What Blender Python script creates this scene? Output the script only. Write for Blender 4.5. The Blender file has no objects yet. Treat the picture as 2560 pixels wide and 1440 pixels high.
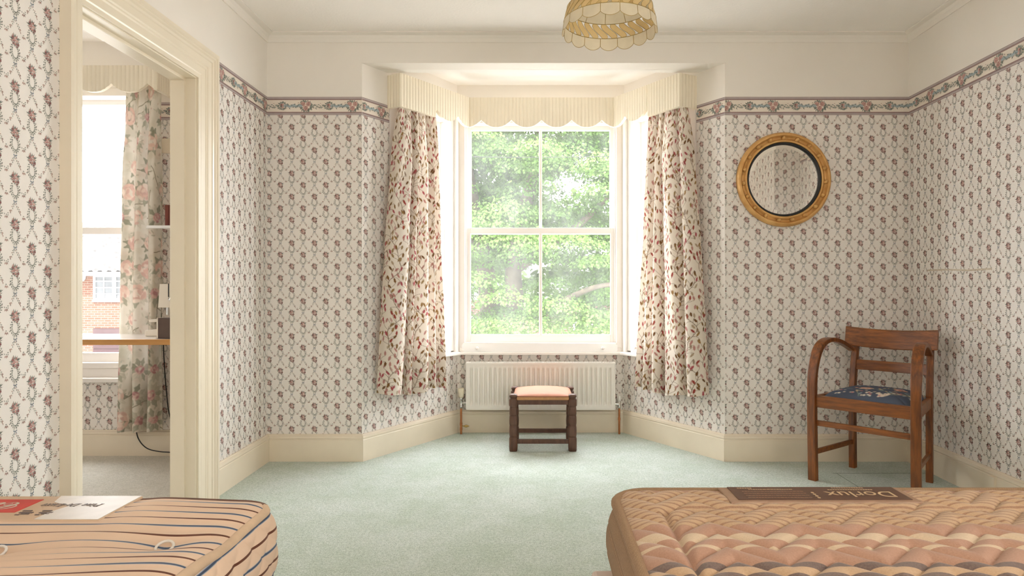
import bpy, math, random
import numpy as np
from mathutils import Vector, Matrix

scene = bpy.context.scene
col = scene.collection
R = math.radians
PI = math.pi
rng = random.Random(7)
nrg = np.random.default_rng(11)

# ------------------------------------------------------------------ camera, world, sun, exposure
cam_data = bpy.data.cameras.new('camera')
cam = bpy.data.objects.new('camera', cam_data)
col.objects.link(cam)
cam.location = (0, 0, 1.063)
cam.rotation_euler = (R(90), 0, 0)
cam_data.sensor_width = 36.0
cam_data.lens = 36.0 * 1648 / 2560
cam_data.shift_x = -60 / 2560
cam_data.shift_y = -6 / 2560
cam_data.clip_start = 0.05
cam_data.clip_end = 300
scene.camera = cam

scene.view_settings.view_transform = 'Standard'
scene.view_settings.look = 'None'
scene.view_settings.gamma = 1.0
scene.view_settings.use_curve_mapping = False
scene.view_settings.exposure = 3.24
scene.cycles.max_bounces = 14
scene.cycles.diffuse_bounces = 8
scene.cycles.transparent_max_bounces = 12
scene.cycles.caustics_reflective = False
scene.cycles.caustics_refractive = False
scene.cycles.sample_clamp_indirect = 6.0

world = bpy.data.worlds.new('sky')
scene.world = world
world.use_nodes = True
wn = world.node_tree.nodes
wn.clear()
wo = wn.new('ShaderNodeOutputWorld')
wb = wn.new('ShaderNodeBackground')
wtc = wn.new('ShaderNodeTexCoord')
wsx = wn.new('ShaderNodeSeparateXYZ')
wrp = wn.new('ShaderNodeValToRGB')      # hazy sky: bright over the street, duller behind the house
wma = wn.new('ShaderNodeMath'); wma.operation = 'MULTIPLY_ADD'; wma.inputs[1].default_value = .5; wma.inputs[2].default_value = .5
world.node_tree.links.new(wtc.outputs['Generated'], wsx.inputs[0])
world.node_tree.links.new(wsx.outputs['Y'], wma.inputs[0])
world.node_tree.links.new(wma.outputs[0], wrp.inputs[0])
wrp.color_ramp.elements[0].position = .30; wrp.color_ramp.elements[0].color = (.26, .26, .26, 1)
wrp.color_ramp.elements[1].position = .80; wrp.color_ramp.elements[1].color = (.935, .965, 1.0, 1)
world.node_tree.links.new(wrp.outputs[0], wb.inputs['Color'])
wb.inputs['Strength'].default_value = 2.1
world.node_tree.links.new(wb.outputs[0], wo.inputs[0])

sd = bpy.data.lights.new('sun', 'SUN')
sun = bpy.data.objects.new('sun', sd)
col.objects.link(sun)
sd.energy = 1.1
sd.angle = R(2)
sd.color = (1.0, 0.95, 0.85)
sun.rotation_euler = Vector((0.35, 0.62, -0.95)).to_track_quat('-Z', 'Y').to_euler()


def portal(name, loc, rot, sx, sy):
    d = bpy.data.lights.new(name, 'AREA')
    d.shape = 'RECTANGLE'
    d.size, d.size_y = sx, sy
    d.cycles.is_portal = True
    o = bpy.data.objects.new(name, d)
    o.location = loc
    o.rotation_euler = rot
    col.objects.link(o)


# ------------------------------------------------------------------ helpers
class MB:
    """collects faces; build() links them as ONE mesh object"""
    def __init__(s):
        s.v = []; s.f = []; s.m = []; s.uv = None; s.sm = []

    def face(s, pts, mat=0, smooth=False):
        b = len(s.v)
        s.v.extend(tuple(p) for p in pts)
        s.f.append(tuple(range(b, b + len(pts)))); s.m.append(mat); s.sm.append(smooth)

    def add(s, vs, fs, mat=0, smooth=False):
        b = len(s.v)
        s.v.extend(tuple(p) for p in vs)
        for f in fs:
            s.f.append(tuple(i + b for i in f)); s.m.append(mat); s.sm.append(smooth)

    def hexa(s, p, mat=0):
        s.add(p, [(3, 2, 1, 0), (4, 5, 6, 7), (0, 1, 5, 4), (1, 2, 6, 5), (2, 3, 7, 6), (3, 0, 4, 7)], mat)

    def box(s, x0, x1, y0, y1, z0, z1, mat=0):
        s.hexa([(x0, y0, z0), (x1, y0, z0), (x1, y1, z0), (x0, y1, z0),
                (x0, y0, z1), (x1, y0, z1), (x1, y1, z1), (x0, y1, z1)], mat)

    def grid(s, P, mat=0, smooth=True, closed_u=False, flip=False):
        """P: array rows x cols x 3"""
        P = np.asarray(P, float)
        n, m = P.shape[:2]
        fs = []
        for i in range(n - 1):
            for j in range(m if closed_u else m - 1):
                k = (j + 1) % m
                q = (i * m + j, i * m + k, (i + 1) * m + k, (i + 1) * m + j)
                fs.append(q[::-1] if flip else q)
        s.add(P.reshape(-1, 3).tolist(), fs, mat, smooth)

    def tube(s, pts, r, n=8, mat=0, cap=True, sec=None):
        """round (or sec=list of 2d points) sweep along pts; r scalar or list"""
        pts = [Vector(p) for p in pts]
        rr = r if isinstance(r, (list, tuple)) else [r] * len(pts)
        rings = []
        up = None
        for i, p in enumerate(pts):
            t = (pts[min(i + 1, len(pts) - 1)] - pts[max(i - 1, 0)]).normalized()
            if up is None:
                a = Vector((0, 0, 1)) if abs(t.z) < .9 else Vector((0, 1, 0))
                up = (a - t * a.dot(t)).normalized()
            else:
                up = (up - t * up.dot(t)).normalized()
            sd_ = t.cross(up)
            if sec is None:
                ring = [p + (sd_ * math.cos(2 * PI * k / n) + up * math.sin(2 * PI * k / n)) * rr[i] for k in range(n)]
            else:
                ring = [p + sd_ * a_ + up * b_ for a_, b_ in sec]
            rings.append(ring)
        m = len(rings[0])
        s.grid([[tuple(q) for q in g] for g in rings], mat, sec is None, closed_u=True)
        if cap:
            s.face([tuple(q) for q in rings[0]][::-1], mat)
            s.face([tuple(q) for q in rings[-1]], mat)

    def lathe(s, prof, n=24, mat=0, c=(0, 0, 0), axis='Z', smooth=True, power=2.0):
        """prof: list of (r, h); power > 2 squares the section off"""
        P = []
        for r, h in prof:
            row = []
            for k in range(n):
                a = 2 * PI * k / n
                ca, sa = math.cos(a), math.sin(a)
                q = (abs(ca) ** power + abs(sa) ** power) ** (-1 / power)
                x, y = r * q * ca, r * q * sa
                if axis == 'Z': p = (c[0] + x, c[1] + y, c[2] + h)
                elif axis == 'Y': p = (c[0] + x, c[1] + h, c[2] - y)
                else: p = (c[0] + h, c[1] + x, c[2] + y)
                row.append(p)
            P.append(row)
        s.grid(P, mat, smooth, closed_u=True)

    def prism(s, poly, z0, z1, mat=0):
        """extrude xy polygon (ccw) in z"""
        n = len(poly)
        vs = [(x, y, z0) for x, y in poly] + [(x, y, z1) for x, y in poly]
        fs = [tuple(range(n))[::-1], tuple(range(n, 2 * n))] + [(i, (i + 1) % n, n + (i + 1) % n, n + i) for i in range(n)]
        s.add(vs, fs, mat)

    def build(s, name, mats, parent=None, bevel=0, seg=2, subsurf=0, loc=None):
        me = bpy.data.meshes.new(name)
        me.from_pydata(s.v, [], s.f)
        if not isinstance(mats, (list, tuple)): mats = [mats]
        for m in mats: me.materials.append(m)
        me.polygons.foreach_set('material_index', s.m)
        me.polygons.foreach_set('use_smooth', s.sm)
        me.update()
        o = bpy.data.objects.new(name, me)
        col.objects.link(o)
        if parent: o.parent = parent
        if loc: o.location = loc
        if bevel:
            b = o.modifiers.new('bevel', 'BEVEL'); b.width = bevel; b.segments = seg; b.limit_method = 'ANGLE'
            b.harden_normals = False
        if subsurf:
            q = o.modifiers.new('subd', 'SUBSURF'); q.levels = q.render_levels = subsurf
        return o


def tag(o, label=None, cat=None, group=None, kind=None):
    if label: o['label'] = label
    if cat: o['category'] = cat
    if group: o['group'] = group
    if kind: o['kind'] = kind
    return o


def empty(name, loc=(0, 0, 0), rz=0, label=None, cat=None, group=None, kind=None):
    o = bpy.data.objects.new(name, None)
    o.empty_display_size = .1
    o.location = loc; o.rotation_euler = (0, 0, rz)
    col.objects.link(o)
    return tag(o, label, cat, group, kind)


class Fr:
    """frame of a vertical wall: u along it, n out of it into the room, z up"""
    def __init__(s, A, B, side):
        s.O = Vector((A[0], A[1], 0)); d = Vector((B[0] - A[0], B[1] - A[1], 0))
        s.L = d.length; s.U = d.normalized()
        s.N = Vector((-s.U.y, s.U.x, 0)) * side

    def p(s, u, n, z):
        q = s.O + s.U * u + s.N * n
        return (q.x, q.y, z)

    def box(s, mb, u0, u1, n0, n1, z0, z1, mat=0):
        P = [s.p(u0, n0, z0), s.p(u1, n0, z0), s.p(u1, n1, z0), s.p(u0, n1, z0),
             s.p(u0, n0, z1), s.p(u1, n0, z1), s.p(u1, n1, z1), s.p(u0, n1, z1)]
        cr = s.U.cross(s.N).z
        if cr < 0: P = [P[3], P[2], P[1], P[0], P[7], P[6], P[5], P[4]]
        mb.hexa(P, mat)

    def quad(s, mb, u0, u1, n, z0, z1, mat=0):
        P = [s.p(u0, n, z0), s.p(u1, n, z0), s.p(u1, n, z1), s.p(u0, n, z1)]
        if s.U.cross(Vector((0, 0, 1))).dot(s.N) < 0: P = P[::-1]
        mb.face(P, mat)

    def sweep(s, mb, prof, u0, u1, mat=0, m0=0, m1=0):
        """profile [(n,z)] extruded along u, ends mitred by n*m"""
        a = [s.p(u0 + n * m0, n, z) for n, z in prof]; b = [s.p(u1 - n * m1, n, z) for n, z in prof]
        mb.grid([a, b], mat, False, closed_u=True)
        mb.face(a, mat); mb.face(b[::-1], mat)


# ------------------------------------------------------------------ materials
def srgb(r, g, b):
    f = lambda c: (c / 255 / 12.92) if c / 255 <= .04045 else ((c / 255 + .055) / 1.055) ** 2.4
    return (f(r), f(g), f(b), 1)


class NT:
    def __init__(s, name):
        s.m = bpy.data.materials.new(name); s.m.use_nodes = True
        s.t = s.m.node_tree; s.n = s.t.nodes
        s.b = s.n['Principled BSDF']

    def new(s, typ, **kw):
        nd = s.n.new(typ)
        for k, v in kw.items():
            if k in nd.inputs: nd.inputs[k].default_value = v
            else: setattr(nd, k, v)
        return nd

    def link(s, a, b): s.t.links.new(a, b)

    def coord(s, out='Object', scale=None):
        tc = s.new('ShaderNodeTexCoord')
        if scale is None: return tc.outputs[out]
        mp = s.new('ShaderNodeMapping'); mp.inputs['Scale'].default_value = scale
        s.link(tc.outputs[out], mp.inputs['Vector'])
        return mp.outputs[0]

    def noise(s, vec, scale, detail=2, rough=.5):
        nd = s.new('ShaderNodeTexNoise'); nd.inputs['Scale'].default_value = scale
        nd.inputs['Detail'].default_value = detail; nd.inputs['Roughness'].default_value = rough
        s.link(vec, nd.inputs['Vector'])
        return nd.outputs['Fac']

    def ramp(s, fac, stops, interp='LINEAR'):
        rp = s.new('ShaderNodeValToRGB'); e = rp.color_ramp
        e.interpolation = interp
        while len(e.elements) < len(stops): e.elements.new(.5)
        for el, (p, c) in zip(e.elements, stops): el.position = p; el.color = c
        s.link(fac, rp.inputs[0])
        return rp.outputs[0]

    def mix(s, fac, a, b, mode='MIX'):
        mx = s.new('ShaderNodeMix', data_type='RGBA', blend_type=mode)
        for sock, v in ((mx.inputs[0], fac), (mx.inputs[6], a), (mx.inputs[7], b)):
            if hasattr(v, 'node'): s.link(v, sock)
            else: sock.default_value = v
        return mx.outputs[2]

    def math(s, op, a, b=0.0, c=0.0):
        nd = s.new('ShaderNodeMath', operation=op)
        for sock, v in zip(nd.inputs, (a, b, c)):
            if hasattr(v, 'node'): s.link(v, sock)
            else: sock.default_value = v
        return nd.outputs[0]

    def bump(s, h, strength=.3, dist=.002):
        bp = s.new('ShaderNodeBump'); bp.inputs['Strength'].default_value = strength
        bp.inputs['Distance'].default_value = dist
        s.link(h, bp.inputs['Height']); s.link(bp.outputs[0], s.b.inputs['Normal'])

    def base(s, c):
        if hasattr(c, 'node'): s.link(c, s.b.inputs['Base Color'])
        else: s.b.inputs['Base Color'].default_value = c


def plain(name, c, rough=.5, var=.06, nscale=8, bump=0, bscale=200, metal=0, spec=.5, coat=0):
    t = NT(name)
    v = t.coord()
    f = t.noise(v, nscale, 3)
    lo = tuple(x * (1 - var) for x in c[:3]) + (1,); hi = tuple(min(1, x * (1 + var)) for x in c[:3]) + (1,)
    t.base(t.ramp(f, [(.3, lo), (.7, hi)]))
    t.b.inputs['Roughness'].default_value = rough
    t.b.inputs['Metallic'].default_value = metal
    t.b.inputs['Specular IOR Level'].default_value = spec
    t.b.inputs['Coat Weight'].default_value = coat
    if bump: t.bump(t.noise(v, bscale, 2), bump)
    return t.m


def wood(name, dark, light, rough=.35, scale=(3, 3, 40), coat=.2):
    t = NT(name)
    v = t.coord('Object', scale)
    f = t.noise(v, 3, 4, .6)
    g = t.noise(t.coord(), 6, 2)
    c = t.mix(g, t.ramp(f, [(.3, dark), (.7, light)]), dark)
    t.base(t.mix(.35, c, t.ramp(f, [(.3, dark), (.7, light)])))
    t.b.inputs['Roughness'].default_value = rough
    t.b.inputs['Coat Weight'].default_value = coat
    t.b.inputs['Coat Roughness'].default_value = .25
    t.bump(f, .08, .001)
    return t.m


M = {}
M['paint'] = plain('cream_wall_paint', (.83, .785, .722, 1), .75, .02, 2)
M['paper'] = plain('wallpaper_ground', (.81, .765, .715, 1), .8, .02, 3)
M['border'] = plain('border_paper_ground', (.80, .72, .63, 1), .8, .03, 5)
M['band'] = plain('border_band_mauve', (.33, .25, .245, 1), .8, .05, 30)
M['bandlt'] = plain('border_band_grey', (.47, .41, .40, 1), .8, .05, 30)
M['bead'] = plain('border_bead_red', (.25, .10, .09, 1), .8, .05, 30)
M['leaf'] = plain('print_leaf_grey_green', (.30, .31, .27, 1), .8, .25, 60)
M['leafd'] = plain('print_leaf_dark', (.18, .198, .17, 1), .8, .25, 60)
M['rose'] = plain('print_rose', (.38, .19, .17, 1), .8, .2, 60)
M['rosel'] = plain('print_rose_pale', (.55, .36, .315, 1), .8, .2, 60)
M['rosed'] = plain('print_rose_dark', (.26, .115, .11, 1), .8, .2, 60)
M['bow'] = plain('print_bow_blue', (.20, .235, .285, 1), .8, .2, 60)
M['sprig'] = plain('print_sprig_mauve', (.40, .28, .24, 1), .8, .2, 60)
M['ribbon'] = plain('print_ribbon_blue', (.36, .42, .44, 1), .8, .1, 60)
M['gloss'] = plain('cream_gloss_paint', (.79, .705, .56, 1), .28, .03, 3, bump=.03, bscale=25)
M['skirt'] = plain('cream_skirting_paint', (.79, .70, .56, 1), .38, .05, 4, bump=.04, bscale=30)
M['window'] = plain('white_window_paint', (.84, .80, .76, 1), .35, .02, 4)
M['metalw'] = plain('white_coated_metal', (.83, .82, .80, 1), .35, .02, 4)
M['pelmet'] = plain('cream_pelmet_fabric', (.83, .755, .61, 1), .7, .02, 6)
M['steel'] = plain('chromed_metal', (.62, .62, .60, 1), .2, .05, 20, metal=1)
M['copper'] = plain('copper_pipe', (.50, .20, .085, 1), .38, .2, 20, metal=.85)
M['brass'] = plain('aged_brass', (.52, .36, .13, 1), .35, .15, 30, metal=1)
M['black'] = plain('black_plastic', (.015, .014, .014, 1), .45, .1, 30)
M['radiator'] = plain('radiator_enamel', (.82, .795, .735, 1), .35, .015, 3)
M['valve'] = plain('ivory_plastic', (.78, .72, .57, 1), .4, .02, 10)
M['chairwood'] = wood('polished_oak', (.075, .020, .004, 1), (.35, .105, .014, 1), .36, (22, 22, 2.5), .12)
M['railwood'] = wood('polished_oak_rail', (.12, .034, .006, 1), (.39, .120, .016, 1), .36, (2.5, 22, 22), .12)
M['stoolwood'] = wood('dark_stained_wood', (.070, .028, .016, 1), (.170, .078, .044, 1), .45, (20, 20, 4), .05)
M['deskwood'] = wood('pine_edge', (.46, .215, .06, 1), (.64, .35, .12, 1), .4, (2, 30, 60), .1)
M['desktop'] = plain('white_laminate', (.80, .74, .70, 1), .15, .03, 3)
M['gilt'] = None


def carpet(name, c1, c2, c3, blotch):
    t = NT(name)
    v = t.coord()
    f = t.math('ADD', t.math('MULTIPLY', t.noise(v, 210, 2, .7), .62), t.math('MULTIPLY', t.noise(v, 75, 3, .7), .38))
    g = t.math('ADD', t.math('MULTIPLY', t.noise(v, 2.6, 3, .6), .6), t.math('MULTIPLY', t.noise(v, 14, 3, .6), .4))
    c = t.ramp(f, [(.36, c1), (.5, c2), (.62, c3)])
    t.base(t.mix(t.ramp(g, [(.38, (0, 0, 0, 1)), (.62, (1, 1, 1, 1))]), c, t.mix(1.0, c, blotch, 'MULTIPLY')))
    t.b.inputs['Roughness'].default_value = .95
    t.b.inputs['Specular IOR Level'].default_value = .1
    t.bump(f, .7, .010)
    return t.m


M['carpet'] = carpet('green_carpet_pile', (.38, .45, .405, 1), (.62, .68, .635, 1), (.80, .84, .80, 1), (.84, .88, .82, 1))
M['carpet2'] = carpet('grey_green_carpet_pile', (.50, .48, .42, 1), (.66, .63, .56, 1), (.76, .73, .66, 1), (.92, .92, .9, 1))


def ceiling_mat():
    t = NT('textured_ceiling_paper')
    t.base((.91, .875, .83, 1)); t.b.inputs['Roughness'].default_value = .85
    t.bump(t.noise(t.coord(), 70, 2), .5, .004)
    return t.m


M['ceiling'] = ceiling_mat()
M['ceilw'] = plain('white_ceiling_paint', (.88, .85, .80, 1), .8, .02, 3)


def gilt_mat():
    t = NT('gilt_wood')
    v = t.coord()
    t.base(t.ramp(t.noise(v, 14, 3), [(.3, (.56, .29, .085, 1)), (.7, (.74, .44, .16, 1))]))
    t.b.inputs['Roughness'].default_value = .42
    t.b.inputs['Metallic'].default_value = .25
    t.bump(t.noise(v, 60, 2), .1)
    return t.m


M['gilt'] = gilt_mat()


def mirror_mat():
    t = NT('silvered_glass')
    t.base((.93, .91, .87, 1)); t.b.inputs['Metallic'].default_value = 1; t.b.inputs['Roughness'].default_value = .02
    f = t.noise(t.coord(), 5, 2)
    t.link(t.ramp(f, [(.3, (.012, .012, .012, 1)), (.7, (.03, .03, .03, 1))]), t.b.inputs['Roughness'])
    return t.m


M['mirror'] = mirror_mat()


def glass_mat(name, haze_lo, haze_hi):
    t = NT(name)
    n = t.n; n.remove(t.b)
    out = n['Material Output']
    tr = t.new('ShaderNodeBsdfTransparent')
    tl = t.new('ShaderNodeBsdfTranslucent'); tl.inputs['Color'].default_value = (.95, .95, .93, 1)
    gl = t.new('ShaderNodeBsdfGlossy'); gl.inputs['Roughness'].default_value = .03
    v = t.coord('Object', (1, 1, .45))
    f = t.ramp(t.noise(v, 5, 4, .65), [(.3, (haze_lo,) * 3 + (1,)), (.75, (haze_hi,) * 3 + (1,))])
    m1 = t.new('ShaderNodeMixShader'); t.link(f, m1.inputs[0]); t.link(tr.outputs[0], m1.inputs[1]); t.link(tl.outputs[0], m1.inputs[2])
    fr = t.new('ShaderNodeFresnel'); fr.inputs['IOR'].default_value = 1.45
    m2 = t.new('ShaderNodeMixShader'); t.link(fr.outputs[0], m2.inputs[0]); t.link(m1.outputs[0], m2.inputs[1]); t.link(gl.outputs[0], m2.inputs[2])
    t.link(m2.outputs[0], out.inputs['Surface'])
    return t.m


M['glass'] = glass_mat('dusty_window_glass', .03, .085)
M['glass2'] = glass_mat('clear_window_glass', .006, .014)


def cloth_mat(name, trans=.3):
    """colour comes from the printed-cloth attribute of the mesh"""
    t = NT(name)
    at = t.new('ShaderNodeVertexColor'); at.layer_name = 'print'
    t.base(at.outputs[0]); t.b.inputs['Roughness'].default_value = .9; t.b.inputs['Specular IOR Level'].default_value = .1
    v = t.coord('Object', (1, 1, 1))
    t.bump(t.noise(v, 500, 1), .1, .001)
    if trans:
        tl = t.new('ShaderNodeBsdfTranslucent'); t.link(at.outputs[0], tl.inputs['Color'])
        mx = t.new('ShaderNodeMixShader'); mx.inputs[0].default_value = trans
        t.link(t.b.outputs[0], mx.inputs[1]); t.link(tl.outputs[0], mx.inputs[2])
        t.link(mx.outputs[0], t.n['Material Output'].inputs['Surface'])
    return t.m


M['curtain'] = cloth_mat('printed_curtain_cotton', .13)
M['seatcloth'] = cloth_mat('printed_seat_cloth', 0)


def shell_mat(name, c, trans):
    t = NT(name)
    v = t.coord()
    cc = t.ramp(t.noise(v, 18, 3), [(.3, tuple(x * .9 for x in c) + (1,)), (.7, c + (1,))])
    t.base(cc); t.b.inputs['Roughness'].default_value = .3
    tl = t.new('ShaderNodeBsdfTranslucent'); t.link(cc, tl.inputs['Color'])
    mx = t.new('ShaderNodeMixShader'); mx.inputs[0].default_value = trans
    t.link(t.b.outputs[0], mx.inputs[1]); t.link(tl.outputs[0], mx.inputs[2])
    t.link(mx.outputs[0], t.n['Material Output'].inputs['Surface'])
    return t.m


M['shell'] = shell_mat('capiz_shell_cream', (.84, .75, .57), .5)
M['shella'] = shell_mat('capiz_shell_amber', (.80, .60, .29), .5)

# ------------------------------------------------------------------ printed wallpaper, drawn as flat inlays on the wall face
COLW, REP = .0690, .1410        # column spacing and vertical repeat of the print


def leaf_poly(x, z, ang, L, W):
    ca, sa = math.cos(ang), math.sin(ang)
    pts = [(0, 0), (L * .45, W / 2), (L, 0), (L * .45, -W / 2)]
    return [(x + a * ca - b * sa, z + a * sa + b * ca) for a, b in pts]


def disc(x, z, r, n=6, e=1.0, a0=0.):
    return [(x + r * math.cos(a0 + 2 * PI * k / n), z + e * r * math.sin(a0 + 2 * PI * k / n)) for k in range(n)]


PRINT = ['leaf', 'leafd', 'rose', 'rosel', 'rosed', 'bow', 'sprig', 'ribbon']
PI_ = {k: i for i, k in enumerate(PRINT)}


def make_motif():
    r = random.Random(3)
    out = []
    A = lambda k, p: out.append((PI_[k], p))
    # garlands swinging from the bow to the neighbouring wreaths
    for s in (-1, 1):
        ctrl = [(0.003, -.0735), (.0095, -.087), (.020, -.104), (.0345, -.1165), (.046, -.1125), (.0525, -.1065)]
        for i in range(len(ctrl) - 1):
            (x0, z0), (x1, z1) = ctrl[i], ctrl[i + 1]
            d = math.hypot(x1 - x0, z1 - z0); a = math.atan2(z1 - z0, (x1 - x0))
            n = max(2, int(d / .0034))
            for k in range(n):
                f = (k + .5) / n
                x, z = x0 + (x1 - x0) * f, z0 + (z1 - z0) * f
                sg = 1 if k % 2 else -1
                if r.random() < .85:
                    p = leaf_poly(x, z, a + sg * .75, .0074, .0037)
                    A('leaf' if r.random() < .8 else 'sprig', [(s * px, pz) for px, pz in p])
        # bell sprig under the garland
        for dx, dz, an in ((.0325, -.115, -2.0), (.0345, -.116, -1.57), (.037, -.1155, -1.1), (.0155, -.0975, -.4), (.017, -.099, -1.2)):
            p = leaf_poly(dx, dz, an, .0098, .0046)
            A('sprig', [(s * px, pz) for px, pz in p])
        A('rose', [(s * px, pz) for px, pz in disc(.0345, -.1215, .0018)])
    # oval wreath
    n = 34
    for k in range(n):
        a = 2 * PI * k / n
        if .35 * PI < a < .65 * PI: continue
        x, z = .0150 * math.cos(a), -.0345 + .0215 * math.sin(a)
        p = leaf_poly(x, z, a + PI / 2 + (.8 if k % 2 else -.8), .0084, .0044)
        A('leafd' if r.random() < .4 else 'leaf', p)
    # bow
    for s in (-1, 1):
        A('bow', [(0, -.0700), (s * .0065, -.0655), (s * .0078, -.0695), (s * .004, -.0712)])
        A('bow', leaf_poly(0, -.0705, -PI / 2 + s * .75, .0115, .0030))
        A('leafd', leaf_poly(s * .003, -.0645, PI / 2 - s * .8, .006, .0025))
    A('leafd', disc(0, -.0702, .0021))
    # bouquet: foliage then flowers
    for k in range(17):
        a = k * 2 * PI / 17 + r.uniform(-.15, .15)
        x, z = .005 * math.cos(a), .005 * math.sin(a)
        L = .0195 if math.sin(a) > -.3 else .0160
        A('leafd' if k % 3 else 'leaf', leaf_poly(x, z, a, L * r.uniform(.65, 1.1), .0046))
    for x, z, rr, k in ((-.0095, .009, .0048, 'rosed'), (.0045, .0115, .0044, 'rose'), (-.004, .001, .0058, 'rose'), (.007, .001, .0054, 'rosel'),
                        (.0115, -.0095, .0047, 'rosed'), (-.012, -.002, .0040, 'rosel'), (.001, -.0095, .0050, 'rose'), (-.009, .016, .0032, 'rosel'),
                        (.007, -.017, .0033, 'rosed'), (-.001, .0085, .0036, 'rosel'), (-.008, -.010, .0034, 'rosed')):
        A(k, disc(x, z, rr, 6, 1, r.uniform(0, 1)))
        if k == 'rose': A('rosel', disc(x - .001, z + .001, rr * .45, 5))
    return out


def make_border_motif(length=.2834):
    """one repeat of the frieze: big rose group, ribbon, small group"""
    r = random.Random(5)
    out = []
    A = lambda k, p: out.append((PI_[k], p))
    h = .0

    def group(cx, s):
        for k in range(int(44 * s)):
            a = r.uniform(0, 2 * PI)
            A('leafd' if k % 2 else 'leaf', leaf_poly(cx + .014 * s * math.cos(a), h + .011 * s * math.sin(a), a + r.uniform(-.8, .8), .0125 * s * r.uniform(.6, 1.2), .0046 * s))

    group(0, 1.75)
    for dx, dz, rr in ((-.017, .011, .0150), (.016, .012, .0150), (0, -.014, .0155)):
        A('rose', disc(dx, h + dz, rr, 9))
        for k in range(6):
            a = k * 1.047 + r.random() * .6
            A('rosel', leaf_poly(dx + rr * .95 * math.cos(a), h + dz + rr * .95 * math.sin(a), a + 2.2, rr * 1.15, rr * .62))
        A('rosel', disc(dx, h + dz, rr * .42, 7)); A('rose', disc(dx + rr * .08, h + dz - rr * .05, rr * .24, 6))
    group(length / 2, 1.25)
    for k in range(5):
        a = k * 1.256
        A(('rose', 'rosel', 'rosed')[k % 3], disc(length / 2 + .0085 * math.cos(a), h + .008 * math.sin(a), .0078, 7))
    # garland and ribbon between
    for x in np.arange(.028, length / 2 - .012, .0042):
        A('leaf' if r.random() < .6 else 'leafd', leaf_poly(x, h - .002 + r.uniform(-.009, .009), r.uniform(-1, 1), .017, .0072))
    for x in np.arange(length / 2 + .016, length - .026, .0065):
        A('ribbon', disc(x, h + .003 * math.sin(x * 160), .0105, 6, .75))
    for x in np.arange(length / 2 + .014, length - .026, .009):
        A('leafd', leaf_poly(x, h + r.uniform(-.009, .010), r.uniform(-1.2, 1.2), .015, .006))
    for x, z in ((-.046, .017), (-.043, .020), (.05, -.014), (.09, .015)):
        A('sprig', disc(x, z, .0025, 5))
    return out


MOTIF = make_motif()
BORDER = make_border_motif()
BORDER_L = .2834
WALL_MATS = ['paint', 'paper', 'border', 'band', 'bandlt', 'bead'] + PRINT
PR0 = 6
BZ0, BZ1 = 2.099, 2.206


def papered(fr, mb, u0, u1, z0, z1, phase, zph=1.109):
    """lay wallpaper over the wall face between u0..u1, z0..z1; phase = u of a flower column"""
    fr.quad(mb, u0, u1, .0003, z0, z1, 1)
    c0 = int(math.floor((u0 - phase) / COLW)) - 2; c1 = int(math.ceil((u1 - phase) / COLW)) + 2
    flip = fr.U.cross(Vector((0, 0, 1))).dot(fr.N) < 0
    for c in range(c0, c1 + 1):
        off = zph + (REP / 2 if c % 2 else 0)
        k0 = int(math.floor((z0 - off) / REP)) - 1; k1 = int(math.ceil((z1 - off) / REP)) + 2
        for k in range(k0, k1):
            for pi_, (mi, poly) in enumerate(MOTIF):
                pts = [(phase + c * COLW + x, off + k * REP + z) for x, z in poly]
                if flip: pts = [(2 * (phase + c * COLW) - a, b) for a, b in pts]
                cu = sum(p[0] for p in pts) / len(pts); cz = sum(p[1] for p in pts) / len(pts)
                if cu < u0 + .002 or cu > u1 - .002 or cz < z0 or cz > z1: continue
                pts = [(min(max(a, u0), u1), min(max(b, z0), z1)) for a, b in pts]
                mb.face([fr.p(a, .0005 + 5e-6 * pi_, b) for a, b in (pts if not flip else pts)], PR0 + mi)


def friezed(fr, mb, u0, u1, phase):
    fr.quad(mb, u0, u1, .0010, BZ0, BZ1, 2)
    for a, b, m in ((0, .0085, 4), (.0085, .0175, 3), (BZ1 - BZ0 - .0175, BZ1 - BZ0 - .0085, 3), (BZ1 - BZ0 - .0085, BZ1 - BZ0, 4),
                    (-.0015, .0015, 3), (BZ1 - BZ0 - .0015, BZ1 - BZ0 + .0015, 3)):
        fr.quad(mb, u0, u1, .0013 + .00002 * (m == 3), BZ0 + a, BZ0 + b, m)
    x = u0 + .003
    while x < u1 - .003:
        for zz in (BZ0 + .0155, BZ1 - .0155):
            mb.face([fr.p(x + dx, .0016, zz + dz) for dx, dz in ((-.0024, 0), (0, -.0022), (.0024, 0), (0, .0022))], 5)
        x += .0062
    zc = (BZ0 + BZ1) / 2
    k0 = int(math.floor((u0 - phase) / BORDER_L)) - 1; k1 = int(math.ceil((u1 - phase) / BORDER_L)) + 1
    for k in range(k0, k1 + 1):
        for pi_, (mi, poly) in enumerate(BORDER):
            pts = [(phase + k * BORDER_L + a, zc + b) for a, b in poly]
            cu = sum(p[0] for p in pts) / len(pts)
            if cu < u0 + .003 or cu > u1 - .003: continue
            pts = [(min(max(a, u0), u1), b) for a, b in pts]
            mb.face([fr.p(a, .0018 + 5e-6 * pi_, b) for a, b in pts], PR0 + mi)


WM = [M[k] for k in WALL_MATS]
SK = .163                      # skirting height
SKP = [(0, 0), (.020, 0), (.020, SK - .034), (.0175, SK - .031), (.0175, SK - .028), (.022, SK - .022), (.020, SK - .010), (.012, SK - .006), (.010, SK), (0, SK)]
HC = 2.588

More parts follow.
